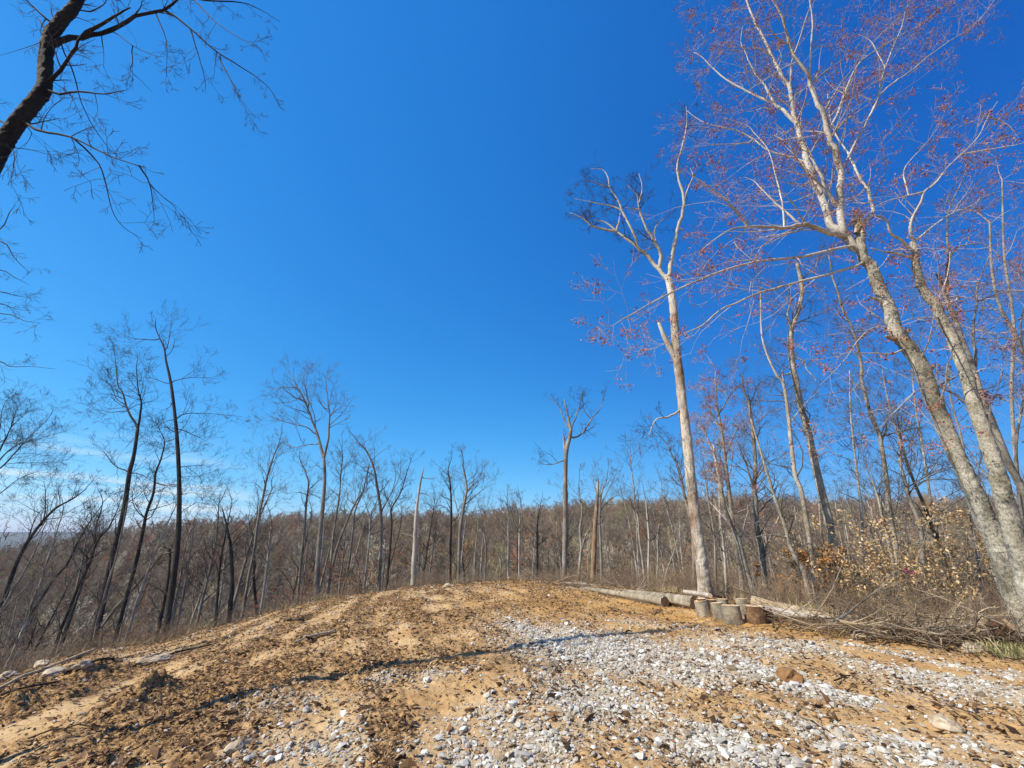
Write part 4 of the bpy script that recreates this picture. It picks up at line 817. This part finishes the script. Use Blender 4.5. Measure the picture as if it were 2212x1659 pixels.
# ------------------------------------------------------------------ cut timber
def log(name, label, cat, a, b, r0, r1, barkm, cutm, seed, group=None, cap0=True, cap1=True, n=14, lumps=.055, sides=24):
    rng = np.random.default_rng(seed); a = np.array(a, float); b = np.array(b, float)
    e = root(name, tuple((a[0], a[1], min(a[2], b[2]) - r0)), label, cat, group)
    t = np.linspace(0, 1, n)[:, None]; pts = a + (b - a) * t; L = np.linalg.norm(b - a)
    ax = (b - a) / L; sd = np.cross(ax, [0, 0, 1]); sn = np.linalg.norm(sd); sd = sd / sn if sn > .1 else np.array([1., 0, 0])
    pts = pts + sd * (np.sin(t * rng.uniform(2, 4)) - t * math.sin(3)) * L * .01 * (sn > .1)
    rad = (r0 + (r1 - r0) * t[:, 0]) * (1 + rng.normal(0, lumps * .5, n))
    B = Tubes(); B.add(pts, rad, sides, tip=False)
    V = B.V[0].reshape(n, sides, 3); cen = pts[:, None, :]; V = cen + (V - cen) * (1 + rng.normal(0, lumps, (1, sides, 1)) + rng.normal(0, lumps * .35, (n, sides, 1)))
    B.V[0] = V.reshape(-1, 3); put(B.build('bark', M[barkm]), e)
    for on, ring, sgn in ((cap0, V[0], -1), (cap1, V[-1], 1)):
        if not on: continue
        c = ring.mean(0); o_ = ax * sgn * .004
        rings = [ring * f + c * (1 - f) + o_ for f in (.97, .7, .4)] ; VV = np.vstack(rings + [[c + o_ * 2]]); Q = []; k = sides
        for q in range(2): Q += [[q * k + i, q * k + (i + 1) % k, (q + 1) * k + (i + 1) % k, (q + 1) * k + i] for i in range(k)]
        Tt = [[2 * k + i, 2 * k + (i + 1) % k, 3 * k] for i in range(k)]
        put(mesh_np('cut_face', VV, [Q, Tt], M[cutm], smooth=False), e)
    return e
def GL(px, py, up): g = G(px, py); g[2] += up; return g
log('fallen_log', 'long grey log whose dark sawn end lies nearest the orange clay', 'log', GL(1438, 1310, .10), GL(1255, 1273, .03), .128, .06, 'logbark', 'oldcut', 1, 'felled logs')
log('fallen_log', 'thick mottled log butting against the first log round', 'log', GL(1504, 1316, .13), GL(1350, 1284, .06), .155, .09, 'logbark', 'oldcut', 2, 'felled logs')
log('fallen_log', 'short pale peeled log lying behind the thick mottled one', 'log', GL(1538, 1310, .24), GL(1480, 1294, .18), .06, .06, 'dead', 'cut', 3, 'felled logs')
log('fallen_log', 'long pale split log stretching right behind the log rounds', 'log', GL(1630, 1325, .22), GL(1795, 1345, .10), .13, .07, 'stick', 'cut', 4, 'felled logs')
log('fallen_log', 'lower pale split log tapering toward the brush pile', 'log', GL(1640, 1334, .14), GL(1840, 1352, .05), .11, .05, 'dead', 'cut', 5, 'felled logs')
rd = [  # px, py of base, height m, radius m
 (1524, 1331, 0.31, .155, 'log_round', 'greyish log round, leftmost of the row, with a thin slab on it', 'logbark', .05),
 (1544, 1329, 0.30, .10, 'log_round', 'narrow dark log round squeezed behind the leftmost one', 'rustbark', 0),
 (1556, 1337, 0.30, .12, 'log_round', 'narrower grey log round, second in the front row', 'logbark', .02),
 (1585, 1345, 0.31, .19, 'log_round', 'widest grey log round in the middle of the row', 'logbark', 0),
 (1566, 1327, 0.30, .13, 'log_round', 'log round behind the middle one showing only its sawn top', 'logbark', 0),
 (1622, 1338, 0.26, .11, 'log_round', 'half hidden pale log round between the widest and the rusty one', 'logbark', 0),
 (1639, 1346, 0.29, .18, 'log_round', 'rusty brown log round, rightmost of the row', 'rustbark', 0),
 (1607, 1326, 0.30, .13, 'log_round', 'log round at the back with its pale top above the widest one', 'logbark', 0)]
for k, (px, py, h, r_, nm, lb, bk, ln) in enumerate(rd):
    g0 = G(px, py); log(nm, lb, 'log round', g0 + np.array([0, 0, -.04]), g0 + np.array([-ln, .02, h]), r_ * 1.04, r_ * .97, bk, 'cut', 20 + k, 'sawn log rounds in a row', cap0=False, n=6, lumps=.05, sides=22)
g0 = G(1524, 1331); log('wood_slab', 'thin sawn slab lying on the leftmost log round', 'wood slab', g0 + np.array([-.03, .02, .320]), g0 + np.array([-.03, .02, .350]), .10, .10, 'rustbark', 'cut', 40, None, n=3, sides=16)
g0 = G(1652, 1345); log('wood_slab', 'brown slab of bark leaning on the rusty log round', 'wood slab', g0 + np.array([.16, 0, -.02]), g0 + np.array([.13, .02, .22]), .09, .07, 'rustbark', 'oldcut', 41, None, n=4, sides=9)
log('firewood_chunk', 'yellow split firewood chunk with rusty bark at the right edge', 'firewood', GL(2160, 1388, .18), GL(2196, 1390, .26), .13, .12, 'rustbark', 'cut', 42, None, n=4, sides=7, lumps=.10)
log('firewood_chunk', 'smaller pale firewood chunk left of the yellow one', 'firewood', GL(2128, 1388, .12), GL(2146, 1386, .34), .06, .07, 'stick', 'cut', 43, None, n=4, sides=6, lumps=.12)
log('fallen_log', 'pale smooth log half buried in the brush pile', 'log', GL(2005, 1379, .12), GL(2075, 1380, .06), .10, .06, 'logbark', 'oldcut', 44, 'felled logs')
log('fallen_log', 'whitish log lying at the back left of the brush pile', 'log', GL(1832, 1352, .12), GL(1930, 1362, .16), .07, .05, 'stick', 'cut', 45, 'felled logs')
log('fallen_log', 'fallen grey log with a torn end beyond the far end of the long log', 'log', GL(1268, 1272, .16), GL(1212, 1262, .05), .05, .03, 'grey', 'cut', 46, 'felled logs')
# left margin
for k, (lb, pts_, w_, mt) in enumerate([
    ('long half buried log running along the left edge of the clearing', [(-60, 1520), (0, 1491), (49, 1465), (114, 1442), (160, 1424), (200, 1408)], 11, 'stick'),
    ('thick black rotting log lying on the left bank', [(138, 1462), (160, 1448), (195, 1436), (228, 1428), (262, 1431)], 11, 'darklog'),
    ('short dark log right of the black one on the left bank', [(286, 1444), (305, 1440), (325, 1438)], 7, 'darklog'),
    ('forked brown branch above the short dark log', [(303, 1428), (330, 1420), (345, 1412), (362, 1408)], 5, 'logbark'),
    ('straight dark pole lying along the left margin', [(365, 1418), (410, 1405), (456, 1397)], 6, 'darklog'),
    ('low dark log beneath the long one at the far left', [(0, 1508), (60, 1490), (118, 1480)], 9, 'darklog'),
    ('bleached stick lying alone on the left of the clearing', [(635, 1391), (660, 1381), (684, 1376), (722, 1367)], 5, 'dead'),
    ('dark stick lying beside the bleached one', [(672, 1386), (700, 1375), (726, 1371)], 4, 'darklog'),
    ('black root lying at the left crest', [(615, 1343), (635, 1340), (655, 1341)], 7, 'darklog'),
    ('thin brown stick across the gravel at lower right', [(1710, 1546), (1745, 1560), (1790, 1587)], 5, 'logbark'),
    ('short dark stick on the gravel at right', [(1805, 1478), (1830, 1466), (1848, 1460)], 4, 'darklog'),
    ('dark stick near the right edge of the clearing', [(2050, 1532), (2090, 1545), (2125, 1558)], 4, 'darklog'),
    ('black branch lying at the right edge by the grass tuft', [(2140, 1418), (2180, 1428), (2230, 1440)], 7, 'darklog'),
    ('curved dark stick on the clay left of the gravel', [(60, 1600), (140, 1580), (215, 1572)], 5, 'darklog'),
    ('stick half buried in the soil at lower left', [(385, 1570), (420, 1556), (458, 1548)], 5, 'darklog'),
    ('short black stub lying left of the shadow streak', [(510, 1418), (525, 1413), (538, 1410)], 5, 'darklog')]):
    q = np.array([GL(a_, b_, .02 + w_ * .002) for a_, b_ in smooth_px(pts_, 3)]); rr2 = np.random.default_rng(300 + k)
    rs = np.array([px_radius(*project(*v), v[1], w_) for v in q]) * np.linspace(1, .7, len(q)) * rr2.uniform(.85, 1.15, len(q))
    q[:, 2] += rr2.normal(0, .01, len(q)); B = Tubes(); B.add(q, rs, 9)
    for j in range(3):
        i = rr2.integers(1, len(q) - 1); d = rr2.normal(size=3); d[2] = abs(d[2]) * .5; d /= np.linalg.norm(d); B.add([q[i], q[i] + d * .12, q[i] + d * .22 + rr2.normal(0, .03, 3)], [rs[i] * .4, rs[i] * .3, .004], 5)
    ob = B.build('fallen_branch', M[mt]); tag(ob, lb, 'branch', 'sticks and logs lying about the clearing')

# ------------------------------------------------------------------ brush pile of cut branches
bs = [('long pale branch arching right over the brush pile, its tip highest', z_) for z_ in [Z(1764, 1188, .2025)(500,890,700,880,900,850,1050,825,1200,810,1280,780,1500,740,1700,680,1830,620,1960,615)]]
z9 = Z(1764, 1188, .2025)
brush = [
 ('long pale branch arching right over the brush pile, its tip highest', z9(500,890,700,880,900,850,1050,825,1200,810,1280,780,1500,740,1700,680,1830,620,1960,615), 6, 2.5, .3, 'stick'),
 ('upright pale stake like branch standing in the brush pile', z9(1095,1010,1090,900,1100,800,1060,700,1060,580), 4, 3, .2, 'stick'),
 ('pale twig rising from the middle of the arching branch', z9(1400,760,1470,670,1540,550), 3.5, 2, .45, 'stick'),
 ('level pale branch crossing the front of the brush pile', z9(350,900,500,925,750,935,1000,930,1250,950,1450,950), 4, 1.5, .10, 'stick'),
 ('white limb at the top left of the brush pile', z9(240,760,400,790,600,810,780,830,900,845), 7, 4, .22, 'stick'),
 ('pale branch curving down at the left end of the brush pile', z9(0,840,100,825,200,850,280,900,340,950), 4, 2, .12, 'stick'),
 ('dark limb slanting up toward the shaggy tree', z9(190,760,300,700,420,600,540,510,640,430), 4, 2, .5, 'grey'),
 ('short crooked stick at the foot of the brush pile', z9(960,960,990,1010,1060,1070,1120,1110), 3, 1.5, .05, 'stick'),
 ('pale stick slanting down at the right of the brush pile', z9(1690,950,1780,1000,1870,1065), 3.5, 2, .05, 'stick'),
 ('thin grey pole slanting up at the right of the brush pile', z9(1780,940,1900,820,2060,690), 3, 1.5, .4, 'grey'),
 ('thin grey branch lying on the right of the pile', z9(1200,850,1400,850,1600,855,1760,860), 3, 1.2, .22, 'grey'),
 ('grey branch running level across the back of the pile', z9(1300,820,1500,810,1700,810,1850,750), 2.5, 1, .3, 'grey'),
 ('brown branch under the arching pale one', z9(420,880,620,840,800,800,1000,770), 4, 1.2, .2, 'grey'),
]
for k, (lb, pth, w0, w1, up_, mt) in enumerate(brush):
    rr2 = np.random.default_rng(400 + k); q0 = smooth_px(pth, 3); Yb = float(G(pth[0][0], max(pth[0][1], 1375))[1]) + rr2.uniform(-.1, .3)
    q = np.array([P(a_, b_, Yb - .25 + .2 * math.sin(i * .2 + k)) for i, (a_, b_) in enumerate(q0)])
    for v in q: v[2] = max(v[2], hz(v[0], v[1]) + .02)
    rs = np.array([px_radius(*project(*v), v[1], w) for v, w in zip(q, np.linspace(w0 * 1.45, w1 * 1.5, len(q)))]); B = Tubes(); B.add(q, rs, 7)
    for j in range(9):
        i = rr2.integers(1, len(q) - 1); d = q[i + 1] - q[i]; d /= np.linalg.norm(d); d = d + rr2.normal(0, .5, 3); d[2] += .2; d /= np.linalg.norm(d)
        grow(B, q[i], d, rr2.uniform(.2, .7), rs[i] * .45, 1, rr2, (3,), .0, .2)
    tag(B.build('cut_branch', M[mt]), lb, 'branch', 'cut branches heaped along the right edge')
# the tangle of fine cut twigs
B = Tubes(); rr2 = np.random.default_rng(55)
for k in range(330):
    px = 1660 + 560 * rr2.uniform() ** .8
    if px > 2110 and rr2.uniform() < .7: px -= rr2.uniform(60, 300)
    base_y = np.interp(px, [1660, 1800, 2000, 2230], [1352, 1365, 1385, 1400]) + rr2.normal(0, 7)
    g0 = G(px, base_y); a_ = rr2.normal(0, .85) + (math.pi if rr2.uniform() < .5 else 0); L = rr2.uniform(.25, 1.5) ; h = abs(rr2.normal(0, .15)) + .02
    d = np.array([math.cos(a_), math.sin(a_) * .7, rr2.normal(.06, .28)]); d /= np.linalg.norm(d)
    grow(B, g0 + np.array([0, 0, h]), d, L, rr2.lognormal(math.log(.008), .5), 1, rr2, (4,), -.03, .18, tint=rr2.uniform())
for k in range(160):
    px = rr2.uniform(1190, 1420); g0 = G(px, np.interp(px, [1190, 1420], [1260, 1290]) + rr2.normal(0, 3)); a_ = rr2.normal(0, .6) + (math.pi if rr2.uniform() < .5 else 0)
    d = np.array([math.cos(a_), math.sin(a_), rr2.uniform(-.02, .35)]); d /= np.linalg.norm(d)
    grow(B, g0, d, rr2.uniform(.3, 1.5), rr2.uniform(.006, .02), 1, rr2, (3,), -.02, .15, tint=rr2.uniform())
tag(B.build('brush_tangle', M['tangle']), 'tangle of thin cut twigs heaped along the right edge of the clearing', 'brush', kind='stuff')

# pink marker ribbon
e = root('marker_ribbon', tuple(P(1962, 1232, 11.0)), 'bright pink marker ribbon tied to a twig among the beech leaves', 'ribbon')
def ribbon(nm, path, w):
    p = np.array([P(a_, b_, 11.0 + .03 * i) for i, (a_, b_) in enumerate(path)]); n = len(p); off = np.array([w, .02, w * .35]); V = []
    for i in range(n): s_ = math.cos(i * 1.1) * .6 + .5; V += [p[i] - off * s_ * .5 + [0, .012 * (-1) ** i, 0], p[i] + off * s_ * .5]
    V = np.array(V); Q = [[2 * i, 2 * i + 1, 2 * i + 3, 2 * i + 2] for i in range(n - 1)]
    ob = mesh_np(nm, V, [Q], M['pink']); sm = ob.modifiers.new('s', 'SOLIDIFY'); sm.thickness = .004; put(ob, e)
ribbon('knot', [(1954, 1228), (1958, 1231), (1963, 1236), (1966, 1240)], .09)
ribbon('tail', [(1958, 1233), (1962, 1240), (1966, 1247), (1971, 1251)], .06)
ribbon('tail', [(1966, 1236), (1976, 1238), (1986, 1236), (1994, 1233)], .035)

# rocks, clods
def rock(name, label, cat, px, py, s, mat, seed, sink=.3, sq=(1, 1, .65), group=None):
    rng = np.random.default_rng(seed); import bmesh
    bm = bmesh.new(); bmesh.ops.create_icosphere(bm, subdivisions=3, radius=1)
    from mathutils import noise
    for v in bm.verts:
        n_ = noise.noise(v.co * 1.3 + Vector((seed, 0, 0))) * .45 + noise.noise(v.co * 4 + Vector((seed, 3, 0))) * .14
        v.co = v.co * (1 + n_); v.co = Vector((v.co.x * sq[0], v.co.y * sq[1], v.co.z * sq[2])) * s
    me = bpy.data.meshes.new(name); bm.to_mesh(me); bm.free(); me.materials.append(M[mat])
    ob = bpy.data.objects.new(name, me); COL.objects.link(ob); g0 = G(px, py); ob.location = (g0[0], g0[1], g0[2] + s * sq[2] * (1 - 2 * sink)); ob.rotation_euler[2] = rng.uniform(0, 6)
    return tag(ob, label, cat, group)
if 1:
    mclod = tinted('clod_lump', [(0, (.26, .14, .06)), (1, (.26, .14, .06))], noise=.5); M['lump'] = mclod
    rock('clay_lump', 'brown clay lump sitting on the gravel at right', 'clay lump', 1706, 1470, .13, 'lump', 5, .25)
    rock('stone', 'round grey stone on the crest left of centre', 'stone', 966, 1269, .17, 'rock', 6, .2)
    rock('stone', 'flat grey stone slab in front of the brush pile', 'stone', 2108, 1404, .32, 'rock', 7, .3, (1.3, .5, .16))
    rock('stone', 'pale rounded rock at the far left behind the long log', 'stone', 12, 1466, .16, 'rock', 8, .3)
    rock('stone', 'flat pale rock between the two left logs', 'stone', 112, 1458, .30, 'rock', 9, .3, (1, .6, .3))
    rock('stone', 'pale rock peeping over the long log on the left bank', 'stone', 88, 1440, .2, 'rock', 10, .3, (1, .7, .6))
    rock('stone', 'flat pale rock right of the black rotting log', 'stone', 335, 1428, .26, 'rock', 11, .35, (1.2, .6, .3))
    rock('stone', 'pale rock on the left bank above the black log', 'stone', 180, 1440, .16, 'rock', 12, .3, (1, .7, .5))
    rock('stone', 'whitish jagged stone, largest on the right gravel', 'stone', 2044, 1573, .10, 'rock', 13, .3)
    rock('stone', 'grey stone in the lower left of the gravel', 'stone', 505, 1626, .085, 'rock', 14, .3)
# grass tuft at the right edge and dry grass along the crest
def tufts(name, label, centres, mat, H, n, seed, kind=None, cat='grass', rad=.12):
    rng = np.random.default_rng(seed); V = []; T = []; tn = []; k = 0
    for c in centres:
        for _ in range(n):
            a_ = rng.uniform(0, 6.28); b = c + np.array([rng.normal(0, rad), rng.normal(0, rad), 0]); b[2] -= .02; d = np.array([math.cos(a_), math.sin(a_), 0]); h = H * rng.uniform(.4, 1.1); w = .004 + H * .008; s_ = np.array([-d[1], d[0], 0]) * w
            m_ = b + d * h * .2 + [0, 0, h * .6]; t_ = b + d * h * rng.uniform(.4, .8) + [0, 0, h * rng.uniform(.6, 1.)]
            V += [b - s_, b + s_, m_ + s_ * .8, m_ - s_ * .8, t_]; T += [[k, k + 1, k + 2], [k, k + 2, k + 3], [k + 3, k + 2, k + 4]]; k += 5; tn += [rng.uniform()] * 5
    ob = mesh_np(name, np.array(V), [np.array(T)], M[mat], None, np.array(tn)); return tag(ob, label, cat, kind=kind)
tufts('grass_tuft', 'green and straw grass tuft at the right edge below the maple', [G(2175 + dx, 1408 + dy) for dx, dy in ((0, 0), (12, 6), (26, 2), (18, 14), (34, 10))], 'green', .17, 170, 5, cat='grass tuft', rad=.15)
rr2 = np.random.default_rng(77); cs = []
for k in range(900):
    a_ = rr2.uniform(-.80, .85); R_ = np.interp(a_, _ea, _er) + rr2.normal(.9, .7)
    if fbm(np.array([a_ * 30]), np.array([R_ * .4]), 7, 2)[0] < .58: continue
    x_, y_ = R_ * math.sin(a_), R_ * math.cos(a_); cs.append(np.array([x_, y_, hz(x_, y_)]))
tufts('dry_grass', 'dry straw coloured grass fringing the far edge of the clearing', cs, 'drygrass', .30, 14, 8, kind='stuff', rad=.18)

# ------------------------------------------------------------------ trees of the slope and the woods
def proto(seed, H, r0, limbs_, lvl, ch, barkm, twigm, crownlen, low=.4, lean=.04, forked=False, elr=(.5, 1.1), rm=.006):
    rng = np.random.default_rng(seed); n = 9; d = np.array([rng.normal(0, lean), rng.normal(0, lean), 1.]); pts = [np.array([0, 0, -.6])]
    for i in range(n): d = d + np.array([*rng.normal(0, .045, 2), 0]); d[2] = 1; pts.append(pts[-1] + d / np.linalg.norm(d) * H / n)
    pts = np.array(pts); rad = np.linspace(r0, r0 * .22, n + 1); B = Tubes(); B.add(pts, rad, 7); T = Tubes()
    for k in range(limbs_):
        t = low + (1 - low) * (k + rng.uniform()) / limbs_; f = t * n; i = min(int(f), n - 1); q = pts[i] + (pts[i + 1] - pts[i]) * (f - i); a_ = k * 2.4 + rng.normal(0, .5); el = rng.uniform(*elr)
        grow(T, q, np.array([math.cos(a_) * math.cos(el), math.sin(a_) * math.cos(el), math.sin(el)]), crownlen * rng.uniform(.55, 1.1) * (1.2 - .6 * t), rad[i] * .45, lvl, rng, ch, .12, .2, rmin=rm)
    grow(T, pts[-1], np.array([0, 0, 1.]), crownlen * .5, rad[-1], lvl, rng, ch, .1, .2, rmin=rm)
    return B, T
PR = []
for k, (H, r0, nl, cl_, lo, bk) in enumerate([(12, .15, 11, 3.6, .4, 'grey'), (10, .10, 9, 2.8, .35, 'dead'), (13, .16, 12, 4.0, .45, 'dark'), (8, .07, 9, 2.4, .25, 'grey'), (11, .12, 10, 3.2, .4, 'hick'), (6, .05, 8, 2.0, .2, 'grey')]):
    PR.append((*proto(500 + k, H, r0, nl, 2, (5, 4), bk, 'twig', cl_, lo), bk, H))
def woods_tree(k, x_, y_, rot, sc, label, group, name='slope_tree', cache={}):
    Bt, Tt, bk, H = PR[k]
    if k not in cache:
        a_ = Bt.build('trunk', M[bk]); b_ = Tt.build('crown', M['twig_dark'] if bk == 'dark' else M['twig']); cache[k] = (a_.data, b_.data)
        bpy.data.objects.remove(a_); bpy.data.objects.remove(b_)
    e = root(name, (x_, y_, hz(x_, y_)), label, 'tree', group); e.rotation_euler[2] = rot; e.scale = (sc,) * 3
    for nm, me in zip(('trunk', 'crown'), cache[k]):
        c = bpy.data.objects.new(nm, me); COL.objects.link(c); c.parent = e
rr2 = np.random.default_rng(91); cnt = 0; zones = [(-.95, -.62, 'bare tree of the dark wood on the far left slope', 62), (-.62, -.25, 'bare tree of the wood below the left crest', 54), (-.25, .22, 'bare tree of the wood behind the central crest', 46), (.22, .55, 'bare tree of the wood behind the logs and dead trunk', 40), (.55, 1.0, 'bare tree of the wood behind the right hand trunks', 40)]
placed = []
for (a0, a1, lb, num) in zones:
    c_ = 0
    while c_ < num:
        a_ = rr2.uniform(a0, a1); R_ = np.interp(a_, _ea, _er) + 5 + 48 * rr2.uniform() ** .8; x_, y_ = R_ * math.sin(a_), R_ * math.cos(a_)
        if any((x_ - u) ** 2 + (y_ - v) ** 2 < 3.2 for u, v in placed): continue
        placed.append((x_, y_)); e_ = R_ - np.interp(a_, _ea, _er); k = int(rr2.integers(0, 6)) if a_ < .2 else int(rr2.choice([0, 1, 3, 4, 4, 1])); z_ = hz(x_, y_)
        Ht = PR[k][3]; cap = (R_ * math.tan(math.radians(4.5 if rr2.uniform() < (.75 if a_ < .2 else .68) else 8)) + CAMZ - z_); sc = min(rr2.uniform(.75, 1.15), max(cap / Ht, .35))
        woods_tree(k, x_, y_, rr2.uniform(0, 6.28), sc, lb, 'trees of ' + lb.split(' of ')[1]); c_ += 1

# instanced masses: each is one object (uncountable growth), points carry kind, turn and size
def instancer(name, pts, kinds, rots, scales, protos, label, cat):
    me = bpy.data.meshes.new(name); me.from_pydata([tuple(p) for p in pts], [], [])
    for nm, v, ty in (('kind_i', kinds, 'INT'), ('rot', rots, 'FLOAT'), ('scl', scales, 'FLOAT')):
        at = me.attributes.new(nm, ty, 'POINT'); at.data.foreach_set('value', np.asarray(v, np.int32 if ty == 'INT' else np.float32))
    ob = bpy.data.objects.new(name, me); COL.objects.link(ob)
    ng = bpy.data.node_groups.new(name, 'GeometryNodeTree'); ng.interface.new_socket('Geometry', in_out='INPUT', socket_type='NodeSocketGeometry'); ng.interface.new_socket('Geometry', in_out='OUTPUT', socket_type='NodeSocketGeometry')
    gi = ng.nodes.new('NodeGroupInput'); go = ng.nodes.new('NodeGroupOutput'); jn = ng.nodes.new('GeometryNodeJoinGeometry')
    def named(nm, ty):
        a_ = ng.nodes.new('GeometryNodeInputNamedAttribute'); a_.data_type = ty; a_.inputs[0].default_value = nm; return a_.outputs[0]
    ki = named('kind_i', 'INT'); ro = named('rot', 'FLOAT'); scn = named('scl', 'FLOAT')
    cx = ng.nodes.new('ShaderNodeCombineXYZ'); ng.links.new(ro, cx.inputs[2])
    e2r = ng.nodes.new('FunctionNodeEulerToRotation'); ng.links.new(cx.outputs[0], e2r.inputs[0])
    for k, pob in enumerate(protos):
        oi = ng.nodes.new('GeometryNodeObjectInfo'); oi.inputs[0].default_value = pob; oi.transform_space = 'ORIGINAL'; oi.inputs['As Instance'].default_value = True
        cmp_ = ng.nodes.new('FunctionNodeCompare'); cmp_.data_type = 'INT'; cmp_.operation = 'EQUAL'; ng.links.new(ki, cmp_.inputs[2]); cmp_.inputs[3].default_value = k
        ip = ng.nodes.new('GeometryNodeInstanceOnPoints'); ng.links.new(gi.outputs[0], ip.inputs['Points']); ng.links.new(cmp_.outputs[0], ip.inputs['Selection'])
        ng.links.new(oi.outputs['Geometry'], ip.inputs['Instance']); ng.links.new(e2r.outputs[0], ip.inputs['Rotation']); ng.links.new(scn, ip.inputs['Scale']); ng.links.new(ip.outputs[0], jn.inputs[0])
    ng.links.new(jn.outputs[0], go.inputs[0]); md_ = ob.modifiers.new('scatter', 'NODES'); md_.node_group = ng
    return tag(ob, label, cat, kind='stuff')
def unlinked(B, name, mat):
    ob = B.build(name, mat); COL.objects.unlink(ob); return ob
def crownmat(name, cols):
    m, n, b = nodes(name); oi = n.nodes.new('ShaderNodeObjectInfo')
    n.links.new(ramp(n, oi.outputs['Random'], cols), b.inputs['Base Color']); return m
FM = crownmat('far_wood_bark', [(0, (.22, .175, .125)), (.3, (.32, .255, .185)), (.55, (.36, .28, .205)), (.70, (.31, .26, .17)), (.82, (.44, .21, .12)), (.90, (.36, .32, .14)), (1, (.62, .55, .45))])
FP = []
for k in range(6):
    B_, T_ = proto(600 + k, 12 + k % 3, .17, 13, 2, (6, 6), 'grey', 'twig', 4.6 + .5 * (k % 2), .30, elr=(.35, 1.2), rm=.026)
    B_.V += T_.V; B_.Q += [q + B_.n for q in T_.Q]; B_.n += T_.n; B_.t += T_.t
    # thicken the finest twigs so that a far crown keeps its body
    FP.append(unlinked(B_, 'wood_tree', FM))
rr2 = np.random.default_rng(17)
N = 9000; a_ = rr2.uniform(-1.08, 1.08, N); R_ = np.sqrt(rr2.uniform(62 ** 2, 300 ** 2, N)); x_ = R_ * np.sin(a_); y_ = R_ * np.cos(a_); z_ = height(x_, y_) - .3
instancer('woods', np.stack([x_, y_, z_], -1), rr2.integers(0, 6, N), rr2.uniform(0, 6.28, N), rr2.uniform(.6, 1.12, N), FP, 'bare brown woods covering the valley and the ridge beyond', 'woods')
# undergrowth of the near slope
BP = []
for k in range(5):
    rb = np.random.default_rng(700 + k); B_ = Tubes()
    for j in range(14):
        a2 = rb.uniform(0, 6.28); el = rb.uniform(.5, 1.45); p0 = np.array([rb.normal(0, .5), rb.normal(0, .5), -.1])
        grow(B_, p0, np.array([math.cos(a2) * math.cos(el), math.sin(a2) * math.cos(el), math.sin(el)]), rb.uniform(.8, 2.6), rb.uniform(.008, .02), 2, rb, (3, 4), .0, .2, tint=rb.uniform(), rmin=.0045)
    BP.append(unlinked(B_, 'thicket', crownmat('thicket_stems%d' % k, [(0, (.16, .12, .08)), (.5, (.26, .19, .13)), (.8, (.34, .22, .13)), (1, (.46, .38, .28))])))
N = 3000; a_ = rr2.uniform(-1.05, 1.05, N); R_ = np.interp(a_, _ea, _er) + 1.2 + 60 * rr2.uniform(size=N) ** 1.3
x_ = R_ * np.sin(a_); y_ = R_ * np.cos(a_); e_ = R_ - np.interp(a_, _ea, _er)
sc = rr2.uniform(.4, 1.0, N) * np.clip(.28 + e_ / 10, .28, 1.5)
instancer('undergrowth', np.stack([x_, y_, height(x_, y_)], -1), rr2.integers(0, 5, N), rr2.uniform(0, 6.28, N), sc, BP, 'brown leafless undergrowth and brambles covering the bank beyond the clearing', 'undergrowth')
print('objects', len(COL.objects))

# the air: a closed box of thin even haze round everything, the sky outside it
m = bpy.data.materials.new('haze'); m.use_nodes = True; n = m.node_tree; n.nodes.clear(); mo = n.nodes.new('ShaderNodeOutputMaterial')
pv = n.nodes.new('ShaderNodeVolumePrincipled'); pv.inputs['Density'].default_value = 0.00016; pv.inputs['Color'].default_value = (.62, .78, 1.0, 1); pv.inputs['Anisotropy'].default_value = .2
n.links.new(pv.outputs[0], mo.inputs['Volume'])
x0, x1, y0, y1, z0, z1 = -7300, 7300, -7300, 7300, -60, 75
V = np.array([(x, y, z) for z in (z0, z1) for x, y in ((x0, y0), (x1, y0), (x1, y1), (x0, y1))])
tag(mesh_np('haze', V, [[[3, 2, 1, 0], [4, 5, 6, 7], [0, 1, 5, 4], [1, 2, 6, 5], [2, 3, 7, 6], [3, 0, 4, 7]]], m), 'thin bluish air veiling the distant hills', 'haze', kind='stuff')
